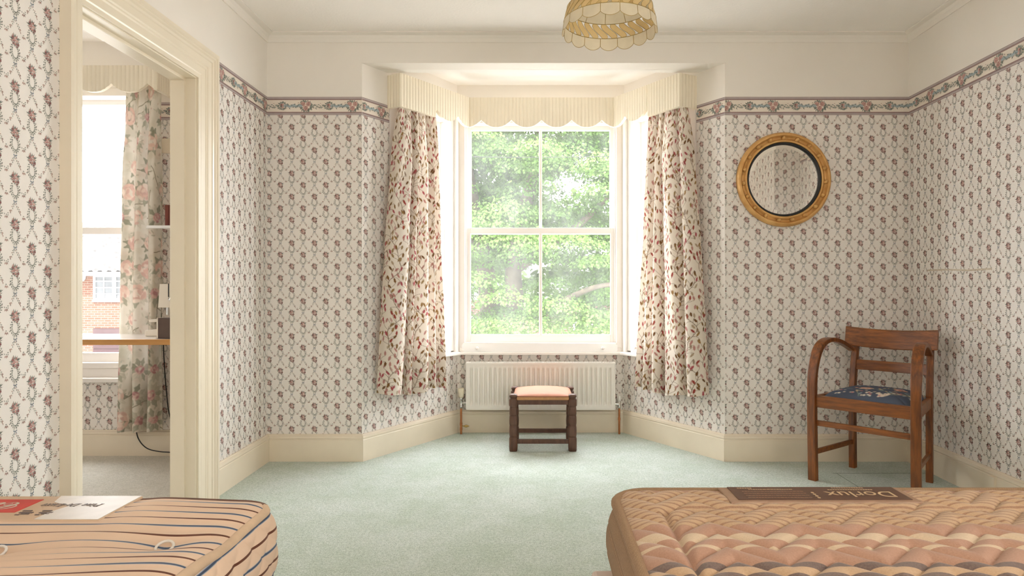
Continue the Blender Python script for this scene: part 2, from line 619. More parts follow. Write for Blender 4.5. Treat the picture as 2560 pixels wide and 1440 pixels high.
# ------------------------------------------------------------------ room shell
XL, XR = -1.631, 2.262
fL = Fr((-1.539, -1.6), (-1.631, 4.0), -1)           # left wall, u = y + 1.6
fR = Fr((2.170, -1.6), (2.262, 4.0), 1)
fB = Fr((XL, 4.0), (XR, 4.0), -1)                    # back wall, u = x - XL
BL, BR = (-1.056, 4.0), (1.146, 4.0)
FLc, FRc = (-.572, 4.787), (.639, 4.787)
fSL = Fr(BL, FLc, -1)
fSR = Fr(BR, FRc, 1)
fF = Fr(FLc, FRc, -1)
BH = 2.519                                           # bay ceiling height
SILL = .581

mb = MB(); mb.box(-5.4, 2.6, -1.8, 4.05, -.12, 0); mb.prism([(-1.25, 4.05), (1.35, 4.05), (.80, 4.95), (-.74, 4.95)], -.12, 0)
mb.box(1.68, 2.235, 3.732, 3.736, -.002, .0008, 1); mb.box(1.70, 1.703, 3.45, 3.732, -.002, .0006, 1)
M['seam'] = plain('dark_carpet_seam', (.16, .20, .16, 1), .95, .2, 40)
tag(mb.build('floor', [M['carpet'], M['seam']]), 'pale green carpet of the bay window room', 'floor', kind='structure')
mb = MB(); mb.box(-5.4, -1.70, -1.8, 4.15, .0005, .004)
tag(mb.build('trim_1', M['carpet2']), 'grey green carpet seen through the doorway', 'carpet', kind='structure')
mb = MB(); mb.box(-1.70, 2.6, -1.8, 4.02, HC, HC + .12); mb.box(-5.5, -1.70, -1.8, 4.3, HC, HC + .12)
tag(mb.build('ceiling', M['ceiling']), 'cream textured ceiling above the bay window room', 'ceiling', kind='structure')
mb = MB(); mb.prism([(-1.25, 4.15), (1.35, 4.15), (.85, 5.0), (-.80, 5.0)], BH, BH + .12)
mb.box(-1.30, 1.40, 4.118, 4.18, 2.4125, HC + .1)
tag(mb.build('ceiling_bay', M['ceilw']), 'low pale ceiling and beam inside the bay', 'ceiling', kind='structure')

# left wall with its doorway
D0, D1, DH = 2.215 + 1.6, 3.29 + 1.6, 2.205          # outer edges of the architrave (u)
O0, O1, OH = D0 + .088, D1 - .14, 2.07               # opening
mb = MB()
fL.box(mb, -.2, O0, -.108, 0, 0, HC + .05); fL.box(mb, O1, 5.8, -.108, 0, 0, HC + .05); fL.box(mb, O0, O1, -.108, 0, OH, HC + .05)
papered(fL, mb, 0, D0 + .02, SK - .01, BZ0, .035); papered(fL, mb, D1 - .02, 5.600, SK - .01, BZ0, .035)
friezed(fL, mb, D1 - .005, 5.600, 5.56); friezed(fL, mb, 2.2, D0 + .005, 5.56)
tag(mb.build('wall_left', WM), 'wall with floral paper, rose border and doorway', 'wall', kind='structure')

mb = MB()
fB.box(mb, -.15, BL[0] - XL, -.12, 0, 0, HC + .05); fB.box(mb, BR[0] - XL, XR - XL + .15, -.12, 0, 0, HC + .05)
fB.box(mb, BL[0] - XL, BR[0] - XL, -.12, 0, 2.4125, HC + .05)
fB.box(mb, BL[0] - XL - .004, BR[0] - XL + .004, 0, .004, 2.4125, 2.432)
ph = -1.551 - XL
papered(fB, mb, 0, BL[0] - XL, SK - .01, BZ0, ph); papered(fB, mb, BR[0] - XL, XR - XL, SK - .01, BZ0, ph)
pb = -1.3966 - XL
friezed(fB, mb, 0, BL[0] - XL, pb); friezed(fB, mb, BR[0] - XL, XR - XL, pb)
tag(mb.build('wall_back', WM), 'wall with floral paper either side of the bay', 'wall', kind='structure')

mb = MB(); RW = (.2, 2.2, .75, 2.3)  # RW: unseen opening behind the camera, added to let in more sky light
fR.box(mb, -.2, RW[0], -.12, 0, 0, HC + .05); fR.box(mb, RW[1], 5.8, -.12, 0, 0, HC + .05); fR.box(mb, RW[0], RW[1], -.12, 0, 0, RW[2]); fR.box(mb, RW[0], RW[1], -.12, 0, RW[3], HC + .05)
CB = 4.0                                             # chimney breast ends here (u), outside the frame
fR.box(mb, 2.4, CB, 0, .225, 0, HC)
papered(fR, mb, CB, 5.6, SK - .01, BZ0, .045); friezed(fR, mb, CB, 5.6, .27)
def on_right(px, py):                                # mark on the right wall: distances measured along it
    y = 3619 / (px - 1367); return y + 1.6, 1.063 - (py - 714) * y / 1648
for path, w in (([(2395, 822), (2418, 806), (2445, 800), (2466, 818), (2478, 848), (2500, 866), (2516, 862)], .0022), ([(2318, 676), (2370, 674), (2420, 676), (2480, 672)], .0045)):
    Q = [on_right(*q) for q in path]
    for (a0, b0), (a1, b1) in zip(Q[:-1], Q[1:]):
        mb.face([fR.p(a0, .0016, b0 - w), fR.p(a1, .0016, b1 - w), fR.p(a1, .0016, b1 + w), fR.p(a0, .0016, b0 + w)], len(WALL_MATS))
qf = Fr(fR.p(CB, 0, 0)[:2], fR.p(CB, .225, 0)[:2], -1)
if qf.N.y < 0: qf.N = -qf.N
papered(qf, mb, 0, .225, SK, 2.25, .06)
qg = Fr(fR.p(CB, .225, 0)[:2], fR.p(2.4, .225, 0)[:2], -1)
if qg.N.x > 0: qg.N = -qg.N
papered(qg, mb, 0, 1.6, SK, 2.25, .05)
M['stain'] = plain('faint_tan_stain', (.66, .57, .46, 1), .8, .1, 40)
tag(mb.build('wall_right', WM + [M['stain']]), 'wall with floral paper behind the armchair', 'wall', kind='structure')

# wall behind the camera
mb = MB()
mb.box(-5.4, 2.6, -1.75, -1.6, 0, HC + .05)
tag(mb.build('wall_rear', M['paper']), 'plain wall behind the viewer', 'wall', kind='structure')
portal('portal_right', (2.26, -.6, 1.525), (R(90), 0, R(90)), 2.0, 1.55)  # sky portal of the added opening in the right wall

# bay side walls (windows in them start at W0)
W0 = .231
for nm, fr, ph_, pbb in (('wall_bay_left', fSL, .03, .16), ('wall_bay_right', fSR, .05, .06)):
    mb = MB()
    fr.box(mb, 0, fr.L + .1, -.14, 0, 0, SILL - .012); fr.box(mb, 0, W0, -.14, 0, SILL - .012, BH + .05)
    fr.box(mb, W0, fr.L + .1, -.14, 0, 2.30, BH + .05); fr.box(mb, fr.L - .015, fr.L + .1, -.14, 0, SILL - .012, 2.31)
    papered(fr, mb, 0, W0, SK - .01, BZ0, ph_); papered(fr, mb, W0, fr.L, SK - .01, SILL - .02, ph_)
    friezed(fr, mb, 0, W0, pbb)
    tag(mb.build(nm, WM), 'angled bay wall at the %s curtain' % nm.split('_')[-1], 'wall', kind='structure')
mb = MB()
fF.box(mb, -.1, fF.L + .1, -.14, 0, 0, SILL - .012); fF.box(mb, -.1, fF.L + .1, -.14, 0, 2.30, BH + .05)
fF.box(mb, -.12, .02, -.16, -.002, SILL - .012, 2.31); fF.box(mb, fF.L - .02, fF.L + .12, -.16, -.002, SILL - .012, 2.31)
papered(fF, mb, 0, fF.L, SK - .01, SILL - .02, .04)
tag(mb.build('wall_bay_front', WM), 'low papered bay wall behind the radiator', 'wall', kind='structure')

# skirting boards
sk = [('baseboard_left', fL, D1 - .01, 5.6, 0, 1), ('baseboard_back', fB, 0, BL[0] - XL, 1, -.53), ('baseboard_bay_left', fSL, 0, fSL.L, -.53, .54),
      ('baseboard_bay_front', fF, 0, fF.L, .54, .54), ('baseboard_bay_right', fSR, 0, fSR.L, -.53, .54), ('baseboard_right', fR, CB, 5.6, 0, 1)]
for nm, fr, a, b, m0, m1 in sk:
    mb = MB(); fr.sweep(mb, SKP, a, b, 0, m0, m1)
    if nm == 'baseboard_back': fr.sweep(mb, SKP, BR[0] - XL, XR - XL, 0, -.53, 1)
    if nm == 'baseboard_left': fr.sweep(mb, SKP, 0, D0 + .01, 0, 0, 0)
    if nm == 'baseboard_right': fr.box(mb, 4.79, 4.83, .018, .034, 0, SK - .03)
    tag(mb.build(nm, M['skirt']), 'cream skirting board, %s' % nm.replace('baseboard_', '').replace('_', ' '), 'skirting board', kind='structure')

# cove under the ceiling
c_ = .047
cv = [(0, HC + .002), (0, HC - c_ - .004), (.006, HC - c_ - .004), (.008, HC - c_), (.012, HC - c_ * .62), (.022, HC - c_ * .28), (c_, HC - .008), (c_ + .004, HC - .006), (c_ + .004, HC + .002)]
mb = MB(); fB.sweep(mb, cv, 0, XR - XL, 0, 1, 1); fL.sweep(mb, cv, 0, 5.6, 0, 0, 1); fR.sweep(mb, cv, CB, 5.6, 0, 0, 1)
tag(mb.build('trim_2', M['paint']), 'cream cove moulding under the ceiling', 'cornice', kind='structure')

# doorway: architrave and lining
door = empty('door_1', fL.p((O0 + O1) / 2, 0, 0), 0, 'cream painted doorway into the sewing room', 'doorway', kind='structure')
AW = .152
APR = [(0, .026), (0, .040), (.018, .042), (.024, .036), (.030, .036), (.036, .030), (.046, .028), (.050, .024), (.078, .022), (.084, .018), (.092, .020), (.098, .016), (.128, .014), (.134, .012), (AW, .011)]


def architrave(kind):
    mb = MB()
    pr = [(0, 0)] + [(a, n) for a, n in APR] + [(AW, 0)]
    q = (O0 - D0 + .012) / AW
    if kind == 'near':
        lo = [fL.p(D0 + a * q, n, 0) for a, n in pr]; hi = [fL.p(D0 + a * q, n, DH - a) for a, n in pr]
    elif kind == 'far':
        lo = [fL.p(D1 - a, n, 0) for a, n in pr]; hi = [fL.p(D1 - a, n, DH - a) for a, n in pr]
    else:
        lo = [fL.p(D0 + a * q, n, DH - a) for a, n in pr]; hi = [fL.p(D1 - a, n, DH - a) for a, n in pr]
    mb.grid([lo, hi], 0, False)
    return mb


dinv = Matrix.Translation(-door.location)
for kd in ('near', 'far', 'head'):
    o = architrave(kd).build('architrave', M['gloss'], door, loc=tuple(-door.location))
mb = MB()
fL.box(mb, O0 - .002, O0 + .022, -.112, .002, 0, OH - .022); fL.box(mb, O1 - .022, O1 + .002, -.112, .002, 0, OH - .022); fL.box(mb, O0, O1, -.112, .002, OH - .022, OH + .002)
fL.box(mb, O1 - .036, O1 - .02, -.112, -.045, 0, OH - .036); fL.box(mb, O0 + .02, O0 + .036, -.112, -.045, 0, OH - .036); fL.box(mb, O0 + .02, O1 - .02, -.112, -.045, OH - .036, OH - .02)
mb.build('door_lining', M['gloss'], door, bevel=.002, loc=tuple(-door.location))

# ------------------------------------------------------------------ sash windows
def sash_window(name, fr, u0, u1, z0, z1, zm, label, bar=True, glass='glass', sash=.036, depth=.055, lift=False):
    root = empty(name, fr.p((u0 + u1) / 2, 0, z0), 0, label, 'window', kind='structure')
    back = tuple(-root.location)
    mb = MB()
    e = .040
    for a, b, c, d in ((u0, u0 + (e if bar or lift else .10), z0, z1), (u1 - e, u1, z0, z1), (u0 + (e if bar or lift else .10), u1 - e, z1 - .05, z1), (u0 + (e if bar or lift else .10), u1 - e, z0, z0 + .035)):
        fr.box(mb, a, b, -.15, -.004, c, d)
    g = depth
    for s in (u0 + e - .001, u1 - e - .011):       # staff beads
        fr.box(mb, s, s + .012, -g, -g + .014, z0 + .03, z1 - .04)
    mb.build('window_frame', M['window'], root, bevel=.003, loc=back)
    a0, a1 = u0 + e, u1 - e

    def one(nm, n0, n1, zb, zt, bot, top):
        mb = MB()
        fr.box(mb, a0, a0 + sash, n0, n1, zb, zt); fr.box(mb, a1 - sash, a1, n0, n1, zb, zt)
        fr.box(mb, a0 + sash, a1 - sash, n0, n1, zb, zb + bot); fr.box(mb, a0 + sash, a1 - sash, n0, n1, zt - top, zt)
        if bar:
            mu = (a0 + a1) / 2
            fr.box(mb, mu - .011, mu + .011, n0 + .004, n1 - .004, zb + bot, zt - top)
        s_ = mb.build(nm, M['window'], root, bevel=.003, loc=back)
        spans = [(a0 + sash, a1 - sash)] if not bar else [(a0 + sash, (a0 + a1) / 2 - .011), ((a0 + a1) / 2 + .011, a1 - sash)]
        for x0, x1 in spans:
            mb = MB(); m = (n0 + n1) / 2
            fr.quad(mb, x0 - .004, x1 + .004, m, zb + bot - .004, zt - top + .004)
            mb.build('pane', M[glass], s_)
        return s_
    low = one('lower_sash', -g - .042, -g, z0 + .030, zm + .022, .062, .044)
    one('upper_sash', -g - .088, -g - .046, zm - .022, z1 - .03, .044, .05)
    if lift:
        mb = MB(); c = fr.p(a1 - sash - .10, -g + .012, z0 + .06); mb.lathe([(.0, -.006), (.018, -.006), (.020, 0), (.014, .012), (0, .014)], 14, 0, c)
        mb.build('sash_lift', M['brass'], low)
    return root


sash_window('window_1', fF, .015, fF.L - .015, SILL + .03, 2.295, 1.466, 'front sash window of the bay, tree behind', True, 'glass')
sash_window('window_2', fSL, W0 + .012, fSL.L - .03, SILL + .012, 2.295, 1.466, 'side sash window beside the left curtain', False, 'glass')
sash_window('window_3', fSR, W0 + .012, fSR.L - .03, SILL + .012, 2.295, 1.466, 'side sash window beside the right curtain', False, 'glass')
portal('portal_front', ((FLc[0] + FRc[0]) / 2, 4.97, 1.42), (R(-90), 0, 0), 1.2, 1.7)
for nm, fr in (('portal_left', fSL), ('portal_right', fSR)):
    p = fr.p((W0 + fr.L) / 2, -.18, 1.42)
    portal(nm, p, Vector(fr.N).to_track_quat('-Z', 'Y').to_euler(), .68, 1.7)

# secondary glazing posts in the bay corners
for nm, fr in (('trim_3', fSL), ('trim_4', fSR)):
    mb = MB()
    fr.box(mb, fr.L - .115, fr.L - .085, -.012, .010, SILL, 2.3); fr.box(mb, fr.L - .030, fr.L - .004, -.010, .014, SILL, 2.3)
    for z in (.75, 1.2, 1.65, 2.1):
        mb.lathe([(0, .006), (.004, .005), (.005, 0)], 8, 1, fr.p(fr.L - .017, .0145, z), 'Y')
    fr.box(mb, W0 + .03, fr.L - .085, -.012, .006, SILL, SILL + .03)
    tag(mb.build(nm, [M['metalw'], M['steel']]), 'white metal glazing channel by %s bay window' % ('left' if fr is fSL else 'right'), 'glazing channel', kind='structure')

# window board round the bay
mb = MB()
def off(fr, d, u): q = fr.p(u, d, 0); return (q[0], q[1])
ov = .045
inner = [off(fSL, ov, W0 - .03), (FLc[0] + .035, 4.787 - ov), (FRc[0] - .035, 4.787 - ov), off(fSR, ov, W0 - .03)]
outer = [off(fSR, -.06, W0 - .03), (FRc[0] + .05, 4.87), (FLc[0] - .05, 4.87), off(fSL, -.06, W0 - .03)]
mb.prism(inner + outer, SILL - .018, SILL + .004)
tag(mb.build('trim_5', M['window'], bevel=.006, seg=3), 'cream window board running round the bay', 'window sill', kind='structure')

# ------------------------------------------------------------------ sewing room through the doorway
FO = 4.12
fO = Fr((-5.4, FO), (-1.70, FO), -1)
ow = (-3.36 + 5.4, -2.40 + 5.4, .545, 2.30)            # window (u0,u1,z0,z1)
mb = MB()
fO.box(mb, -.1, ow[0], -.15, 0, 0, HC + .05); fO.box(mb, ow[1], 3.69, -.15, 0, 0, HC + .05)
fO.box(mb, ow[0], ow[1], -.15, 0, 0, .462); fO.box(mb, ow[0], ow[1], -.15, 0, ow[3], HC + .05)
papered(fO, mb, ow[1], 3.69, SK - .01, BZ0 + .02, .045, 1.13); papered(fO, mb, 2.3, ow[1], SK - .01, .46, .045, 1.13)
friezed(fO, mb, ow[1], 3.69, .14)
tag(mb.build('wall_sewing_room', WM), 'papered wall with a sash window beyond the doorway', 'wall', kind='structure')
mb = MB(); mb.box(-5.5, -5.4, -1.75, 1.2, 0, HC + .05); mb.box(-5.5, -5.4, 2.2, 4.3, 0, HC + .05); mb.box(-5.5, -5.4, 1.2, 2.2, 0, .8); mb.box(-5.5, -5.4, 1.2, 2.2, 2.1, HC + .05)  # gap in this wall is an unseen opening added to brighten the sewing room
portal('portal_far_left', (-5.45, 1.7, 1.45), (R(90), 0, R(-90)), 1.0, 1.3)  # sky portal of that added opening
tag(mb.build('wall_far_left', M['paper']), 'far wall of the sewing room', 'wall', kind='structure')
mb = MB(); fO.sweep(mb, SKP, 1.0, 3.69)
tag(mb.build('baseboard_sewing_room', M['skirt']), 'cream skirting board beyond the doorway', 'skirting board', kind='structure')
mb = MB(); fO.box(mb, ow[0] - .05, ow[1] + .04, -.06, .045, .462, .490); fO.box(mb, ow[0] + .001, ow[1] - .001, -.14, -.012, .488, ow[2] + .001)
tag(mb.build('trim_6', M['window'], bevel=.006, seg=3), 'window board under the sewing room window', 'window sill', kind='structure')
sash_window('window_4', fO, ow[0], ow[1], ow[2], ow[3], 1.41, 'sash window of the sewing room, houses behind', False, 'glass2', lift=True)
portal('portal_sewing', (-2.88, 4.30, 1.40), (R(-90), 0, 0), .96, 1.75)
mb = MB(); fO.box(mb, 3.02, 3.4, 0, .02, 1.887, 1.98)
tag(mb.build('trim_7', M['gloss'], bevel=.004), 'cream batten on the wall beside the peony curtain', 'batten', kind='structure')

# ------------------------------------------------------------------ printed cloth: colours drawn on the cloth's own grid
def hexa_path(pts, step):
    out = []
    for (x0, y0), (x1, y1) in zip(pts[:-1], pts[1:]):
        n = max(1, int(math.hypot(x1 - x0, y1 - y0) / step))
        out += [(x0 + (x1 - x0) * k / n, y0 + (y1 - y0) * k / n) for k in range(n)]
    return out


class Print:
    """a picture of W x H metres at res metres per cell"""
    def __init__(s, W, H, res, ground):
        s.res = res; s.nx = int(W / res) + 2; s.ny = int(H / res) + 2
        s.a = np.empty((s.ny, s.nx, 3)); s.a[:] = ground[:3]

    def _win(s, x, y, r):
        i0, i1 = max(0, int((x - r) / s.res)), min(s.nx, int((x + r) / s.res) + 2)
        j0, j1 = max(0, int((y - r) / s.res)), min(s.ny, int((y + r) / s.res) + 2)
        if i0 >= i1 or j0 >= j1: return None
        X, Y = np.meshgrid(np.arange(i0, i1) * s.res, np.arange(j0, j1) * s.res)
        return (slice(j0, j1), slice(i0, i1)), X - x, Y - y

    def _put(s, sl, m, c, alpha=1.):
        m = np.clip(m, 0, 1)[..., None] * alpha
        s.a[sl] = s.a[sl] * (1 - m) + np.array(c[:3]) * m

    def blob(s, x, y, rx, ry, ang, c, soft=1., alpha=1.):
        w = s._win(x, y, max(rx, ry) + s.res * 2)
        if w is None: return
        sl, X, Y = w; ca, sa = math.cos(ang), math.sin(ang)
        a, b = X * ca + Y * sa, -X * sa + Y * ca
        d = (np.sqrt((a / rx) ** 2 + (b / ry) ** 2) - 1) * min(rx, ry)
        s._put(sl, .5 - d / (s.res * soft), c, alpha)

    def leaf(s, x, y, ang, L, W, c, lobes=0, vein=None, alpha=1.):
        w = s._win(x + L / 2 * math.cos(ang), y + L / 2 * math.sin(ang), L * .6 + W)
        if w is None: return
        sl, X, Y = w
        X = X + L / 2 * math.cos(ang); Y = Y + L / 2 * math.sin(ang)
        a, b = X * math.cos(ang) + Y * math.sin(ang), -X * math.sin(ang) + Y * math.cos(ang)
        t = np.clip(a / L, 0, 1)
        h = W / 2 * np.sin(PI * t ** .85) ** .75
        if lobes: h = h * (1 + .22 * np.cos(2 * PI * lobes * t))
        inside = np.minimum(h - np.abs(b), np.minimum(a, L - a))
        s._put(sl, .5 + inside / s.res, c, alpha)
        if vein is not None:
            s._put(sl, np.minimum(.5 + (s.res * .35 - np.abs(b)) / s.res, .5 + inside / s.res), vein, .6)

    def stem(s, pts, r, c):
        for x, y in hexa_path(pts, s.res * .6): s.blob(x, y, r, r, 0, c)

    def sample(s, A, Y):
        i = np.clip(A / s.res, 0, s.nx - 1.001); j = np.clip(Y / s.res, 0, s.ny - 1.001)
        i0, j0 = i.astype(int), j.astype(int); fi, fj = (i - i0)[..., None], (j - j0)[..., None]
        g = s.a
        return (g[j0, i0] * (1 - fi) + g[j0, i0 + 1] * fi) * (1 - fj) + (g[j0 + 1, i0] * (1 - fi) + g[j0 + 1, i0 + 1] * fi) * fj


def set_print(o, colours):
    me = o.data
    at = me.attributes.new('print', 'FLOAT_COLOR', 'POINT')
    c = np.ones((len(me.vertices), 4), np.float32); c[:, :3] = colours.reshape(-1, 3)
    at.data.foreach_set('color', c.ravel())


def catmull(K, n):
    K = np.array(K, float); out = []
    P = np.vstack([2 * K[0] - K[1], K, 2 * K[-1] - K[-2]])
    for i in range(1, len(P) - 2):
        t = np.linspace(0, 1, n, endpoint=False)[:, None]
        a, b, c, d = P[i - 1], P[i], P[i + 1], P[i + 2]
        out.append(.5 * (2 * b + (c - a) * t + (2 * a - 5 * b + 4 * c - d) * t ** 2 + (3 * b - a - 3 * c + d) * t ** 3))
    return np.vstack(out + [K[-1:]])


def curtain(name, fr, top, bot, z1, z0f, knots, n0, painter, label, seed, amp=1., group=None):
    r = random.Random(seed)
    C = catmull(knots, 14)
    width = .3 * (top[1] - top[0]) + .7 * (bot[1] - bot[0])
    seg = np.hypot(np.diff(C[:, 0]) * width, np.diff(C[:, 1]) * 1.65 * amp)
    arc = np.concatenate([[0], np.cumsum(seg)])
    na = int(arc[-1] / .0021); aa = np.linspace(0, arc[-1], na)
    S = np.interp(aa, arc, C[:, 0]); Nn = np.interp(aa, arc, C[:, 1])
    H = z1 - min(z0f(0), z0f(.5), z0f(1))
    nv = int(H / .0030)
    vv = np.linspace(0, 1, nv)[:, None]
    prt = painter(arc[-1], H + .05, r)
    wob = .006 * np.sin(vv * 5 + S * 9 + seed) * vv
    fl = np.clip((vv - .07) / .93, 0, 1) ** (.75 + .45 * S)
    u = (top[0] + (top[1] - top[0]) * S) * (1 - fl) + (bot[0] + (bot[1] - bot[0]) * S) * fl + wob
    gather = .32 + .68 * np.clip((vv - .055) / .17, 0, 1) ** .8
    n = n0 + Nn * 1.65 * amp * gather * (1 + .18 * np.sin(vv * 4 + S * 14 + seed)) + .004 * np.sin(vv * 23 + S * 31) * (1 - vv)
    n = n + .0035 * np.sin(aa / .012) * np.clip(1 - vv / .05, 0, 1)
    z0 = np.array([z0f(x) for x in S])
    z = z1 + (z0 - z1) * vv + 0 * S + .004 * np.sin(aa / .03 + seed) * (vv > .97)
    O, U, N = fr.O, fr.U, fr.N
    P = np.stack([O.x + U.x * u + N.x * n, O.y + U.y * u + N.y * n, z], -1)
    c0 = P.mean((0, 1)); c0[2] = z0.min()
    mb = MB(); mb.grid(P - c0)
    o = mb.build(name, M['curtain'], loc=tuple(c0))
    set_print(o, prt.sample(np.broadcast_to(aa, z.shape), np.broadcast_to(vv * H, z.shape)))
    return tag(o, label, 'curtain', group)


OAK = [(.29, .055, .042), (.15, .07, .026), (.29, .17, .065), (.43, .21, .18), (.36, .08, .09), (.20, .10, .033), (.29, .195, .095)]


def vine_print(W, H, r):
    p = Print(W, H, .0017, (.69, .62, .53))
    st = (.15, .085, .045)
    vines = []
    x = r.uniform(-.03, .02)
    while x < W + .08:
        ph = r.uniform(0, 6)
        pts = [(x + .034 * math.sin(y / .050 + ph) + .010 * math.sin(y / .023), y) for y in np.arange(-.05, H + .05, .005)]
        p.stem(pts, .0013, st); vines += pts
        x += .112
    V = np.array(vines)
    spots = []; cell = {}
    for _ in range(int(W * H * 9000)):
        q = (r.uniform(-.01, W + .01), r.uniform(-.01, H + .01))
        k = (int(q[0] / .03), int(q[1] / .03))
        if any(math.hypot(q[0] - o[0], (q[1] - o[1]) * .85) < .0245 for a in (-1, 0, 1) for b in (-1, 0, 1) for o in cell.get((k[0] + a, k[1] + b), ())): continue
        cell.setdefault(k, []).append(q); spots.append(q)
    for q in spots:
        d = np.hypot(V[:, 0] - q[0], V[:, 1] - q[1] - .022)
        m = int(np.argmin(d)); b = V[m]
        c = r.choice(OAK); L = r.uniform(.029, .036)
        ang = r.choice((-1, 1)) * PI / 2 + r.uniform(-.75, .75)
        if d[m] < .075:
            c1 = (b[0] * .5 + q[0] * .5 + .008 * r.choice((-1, 1)), b[1] * .75 + q[1] * .25 - .010)
            p.stem([(b[0] * (1 - t) ** 2 + 2 * c1[0] * t * (1 - t) + q[0] * t * t, b[1] * (1 - t) ** 2 + 2 * c1[1] * t * (1 - t) + q[1] * t * t) for t in np.linspace(0, 1, 9)], .00085, st)
        p.leaf(q[0], q[1], ang, L, r.uniform(.0115, .0140), c, 3, tuple(v * .6 for v in c), 1 if r.random() < .75 else .7)
    return p


def peony_print(W, H, r):
    p = Print(W, H, .0026, (.70, .65, .565))
    for _ in range(int(W * H * 260)):
        x, y, a = r.uniform(0, W), r.uniform(0, H), r.uniform(0, 6.3)
        p.blob(x, y, r.uniform(.02, .05), r.uniform(.015, .04), a, r.choice([(.62, .56, .45), (.76, .71, .63), (.52, .49, .39), (.66, .54, .45)]), 5, .4)
    for _ in range(int(W * H * 16)):
        x, y = r.uniform(0, W), r.uniform(0, H)
        a = r.uniform(0, 6.3)
        pts = [(x, y)]
        for i in range(9): a += r.uniform(-.3, .3); pts.append((pts[-1][0] + .022 * math.cos(a), pts[-1][1] + .022 * math.sin(a)))
        p.stem(pts, .0022, (.26, .22, .15))
    for _ in range(int(W * H * 220)):
        c = r.choice([(.40, .38, .29), (.52, .49, .39), (.55, .40, .34), (.45, .44, .36)])
        p.leaf(r.uniform(0, W), r.uniform(0, H), r.uniform(0, 6.3), r.uniform(.014, .034), r.uniform(.006, .013), c, 0, None, .75)
    j = 0
    y = .05
    while y < H + .1:
        x = r.uniform(0, .16)
        while x < W + .05:
            s = r.uniform(.85, 1.2)
            for k in range(11):
                a = k * .57 + r.uniform(-.2, .2)
                c = r.choice([(.27, .27, .20), (.36, .35, .27), (.50, .47, .38), (.60, .56, .47)])
                p.leaf(x + .022 * math.cos(a), y + .022 * math.sin(a), a, .058 * s, .026 * s, c, 2, tuple(v * 1.35 for v in c), .9)
            big = r.random() < .6
            cols = [(.70, .50, .42), (.74, .59, .50), (.78, .67, .58), (.62, .42, .36)] if big else [(.46, .24, .24), (.58, .34, .32), (.68, .48, .43)]
            rad = (.046 if big else .026) * s
            for k in range(26):
                a = r.uniform(0, 6.3); q = rad * math.sqrt(r.random())
                p.blob(x + q * math.cos(a), y + q * math.sin(a), rad * .38, rad * .20, a + PI / 2, r.choice(cols), 2)
            x += r.uniform(.19, .27)
        y += .155
    return p


KN = [(0, -.012), (.015, .02), (.12, .034), (.25, .030), (.305, .004), (.295, -.026), (.325, -.034), (.352, -.004), (.36, .026), (.405, .034), (.438, .006),
      (.445, -.026), (.485, -.03), (.52, .014), (.59, .034), (.655, .028), (.682, -.002), (.685, -.028), (.715, -.03), (.745, .006), (.79, .031), (.832, .012),
      (.85, -.027), (.885, -.03), (.92, .012), (.965, .03), (1.0, .004)]
KN2 = [(0, -.01), (.012, .016), (.09, .036), (.17, .03), (.20, .002), (.20, -.024), (.235, -.03), (.27, .0), (.30, .033), (.40, .040), (.50, .034), (.545, .008), (.545, -.022),
       (.58, -.031), (.61, .0), (.63, .03), (.69, .034), (.725, .004), (.735, -.026), (.77, -.03), (.80, .012), (.85, .032), (.90, .01), (.92, -.02), (.95, -.01), (1.0, .02)]
curtain('curtain', fSL, (.243, .588), (.062, .668), 2.33, lambda s: .405 - .022 * math.sin(PI * min(1, s * 1.25)) - .035 * s, KN, .074, vine_print,
        'leaf print curtain at the bay window nearest the doorway', 21, group=None)
curtain('curtain', fSR, (.240, .578), (.068, .692), 2.33, lambda s: .395 - .020 * math.sin(PI * s) - .030 * s, KN2, .074, vine_print,
        'leaf print curtain at the bay window nearest the round mirror', 33)
KN3 = [(0, 0), (.05, .022), (.16, .03), (.24, .004), (.27, -.02), (.33, .002), (.40, .03), (.50, .03), (.56, -.006), (.60, -.022), (.66, .01), (.75, .03), (.85, .024), (.9, -.01), (.95, -.012), (1, .01)]
curtain('curtain', fO, (2.885, 3.105), (2.840, 3.115), 2.30, lambda s: .165 + .01 * s, KN3, .075, peony_print,
        'peony print curtain seen through the doorway', 5, .9)


# ------------------------------------------------------------------ pelmets
def pelmet_board(mb, A, B, zt, low, peaks, period, straight=0., rib=.0255, th=.02, cusp=.05, phase=0):
    A, B = Vector((A[0], A[1], 0)), Vector((B[0], B[1], 0))
    d = B - A; L = d.length; U = d.normalized(); N = Vector((U.y, -U.x, 0))
    n = int(L / .0024) + 1
    s = np.linspace(0, L, n)
    zb = np.full(n, low)
    if peaks is not None:
        k = cusp * (1 - np.abs(np.sin(PI * (s - peaks) / period))) ** 1.25
        zb = np.where(s < straight, low, low + k)
    h = .0042 * np.abs(np.sin(PI * s / rib)) ** .6
    zs = np.linspace(0, 1, 5)
    front = np.stack([np.stack([A.x + U.x * s + N.x * h, A.y + U.y * s + N.y * h, zb + (zt - zb) * f], -1) for f in zs])
    back = np.stack([np.stack([A.x + U.x * s - N.x * th, A.y + U.y * s - N.y * th, zb + (zt - zb) * f], -1) for f in (0, 1)])
    mb.grid(front, 0, True); mb.grid(back, 0, False)
    mb.grid([front[0], back[0]], 0, False); mb.grid([front[-1], back[-1]], 0, False)
    for e in (0, -1): mb.grid([[tuple(front[0][e]), tuple(front[-1][e])], [tuple(back[0][e]), tuple(back[1][e])]], 0, False)


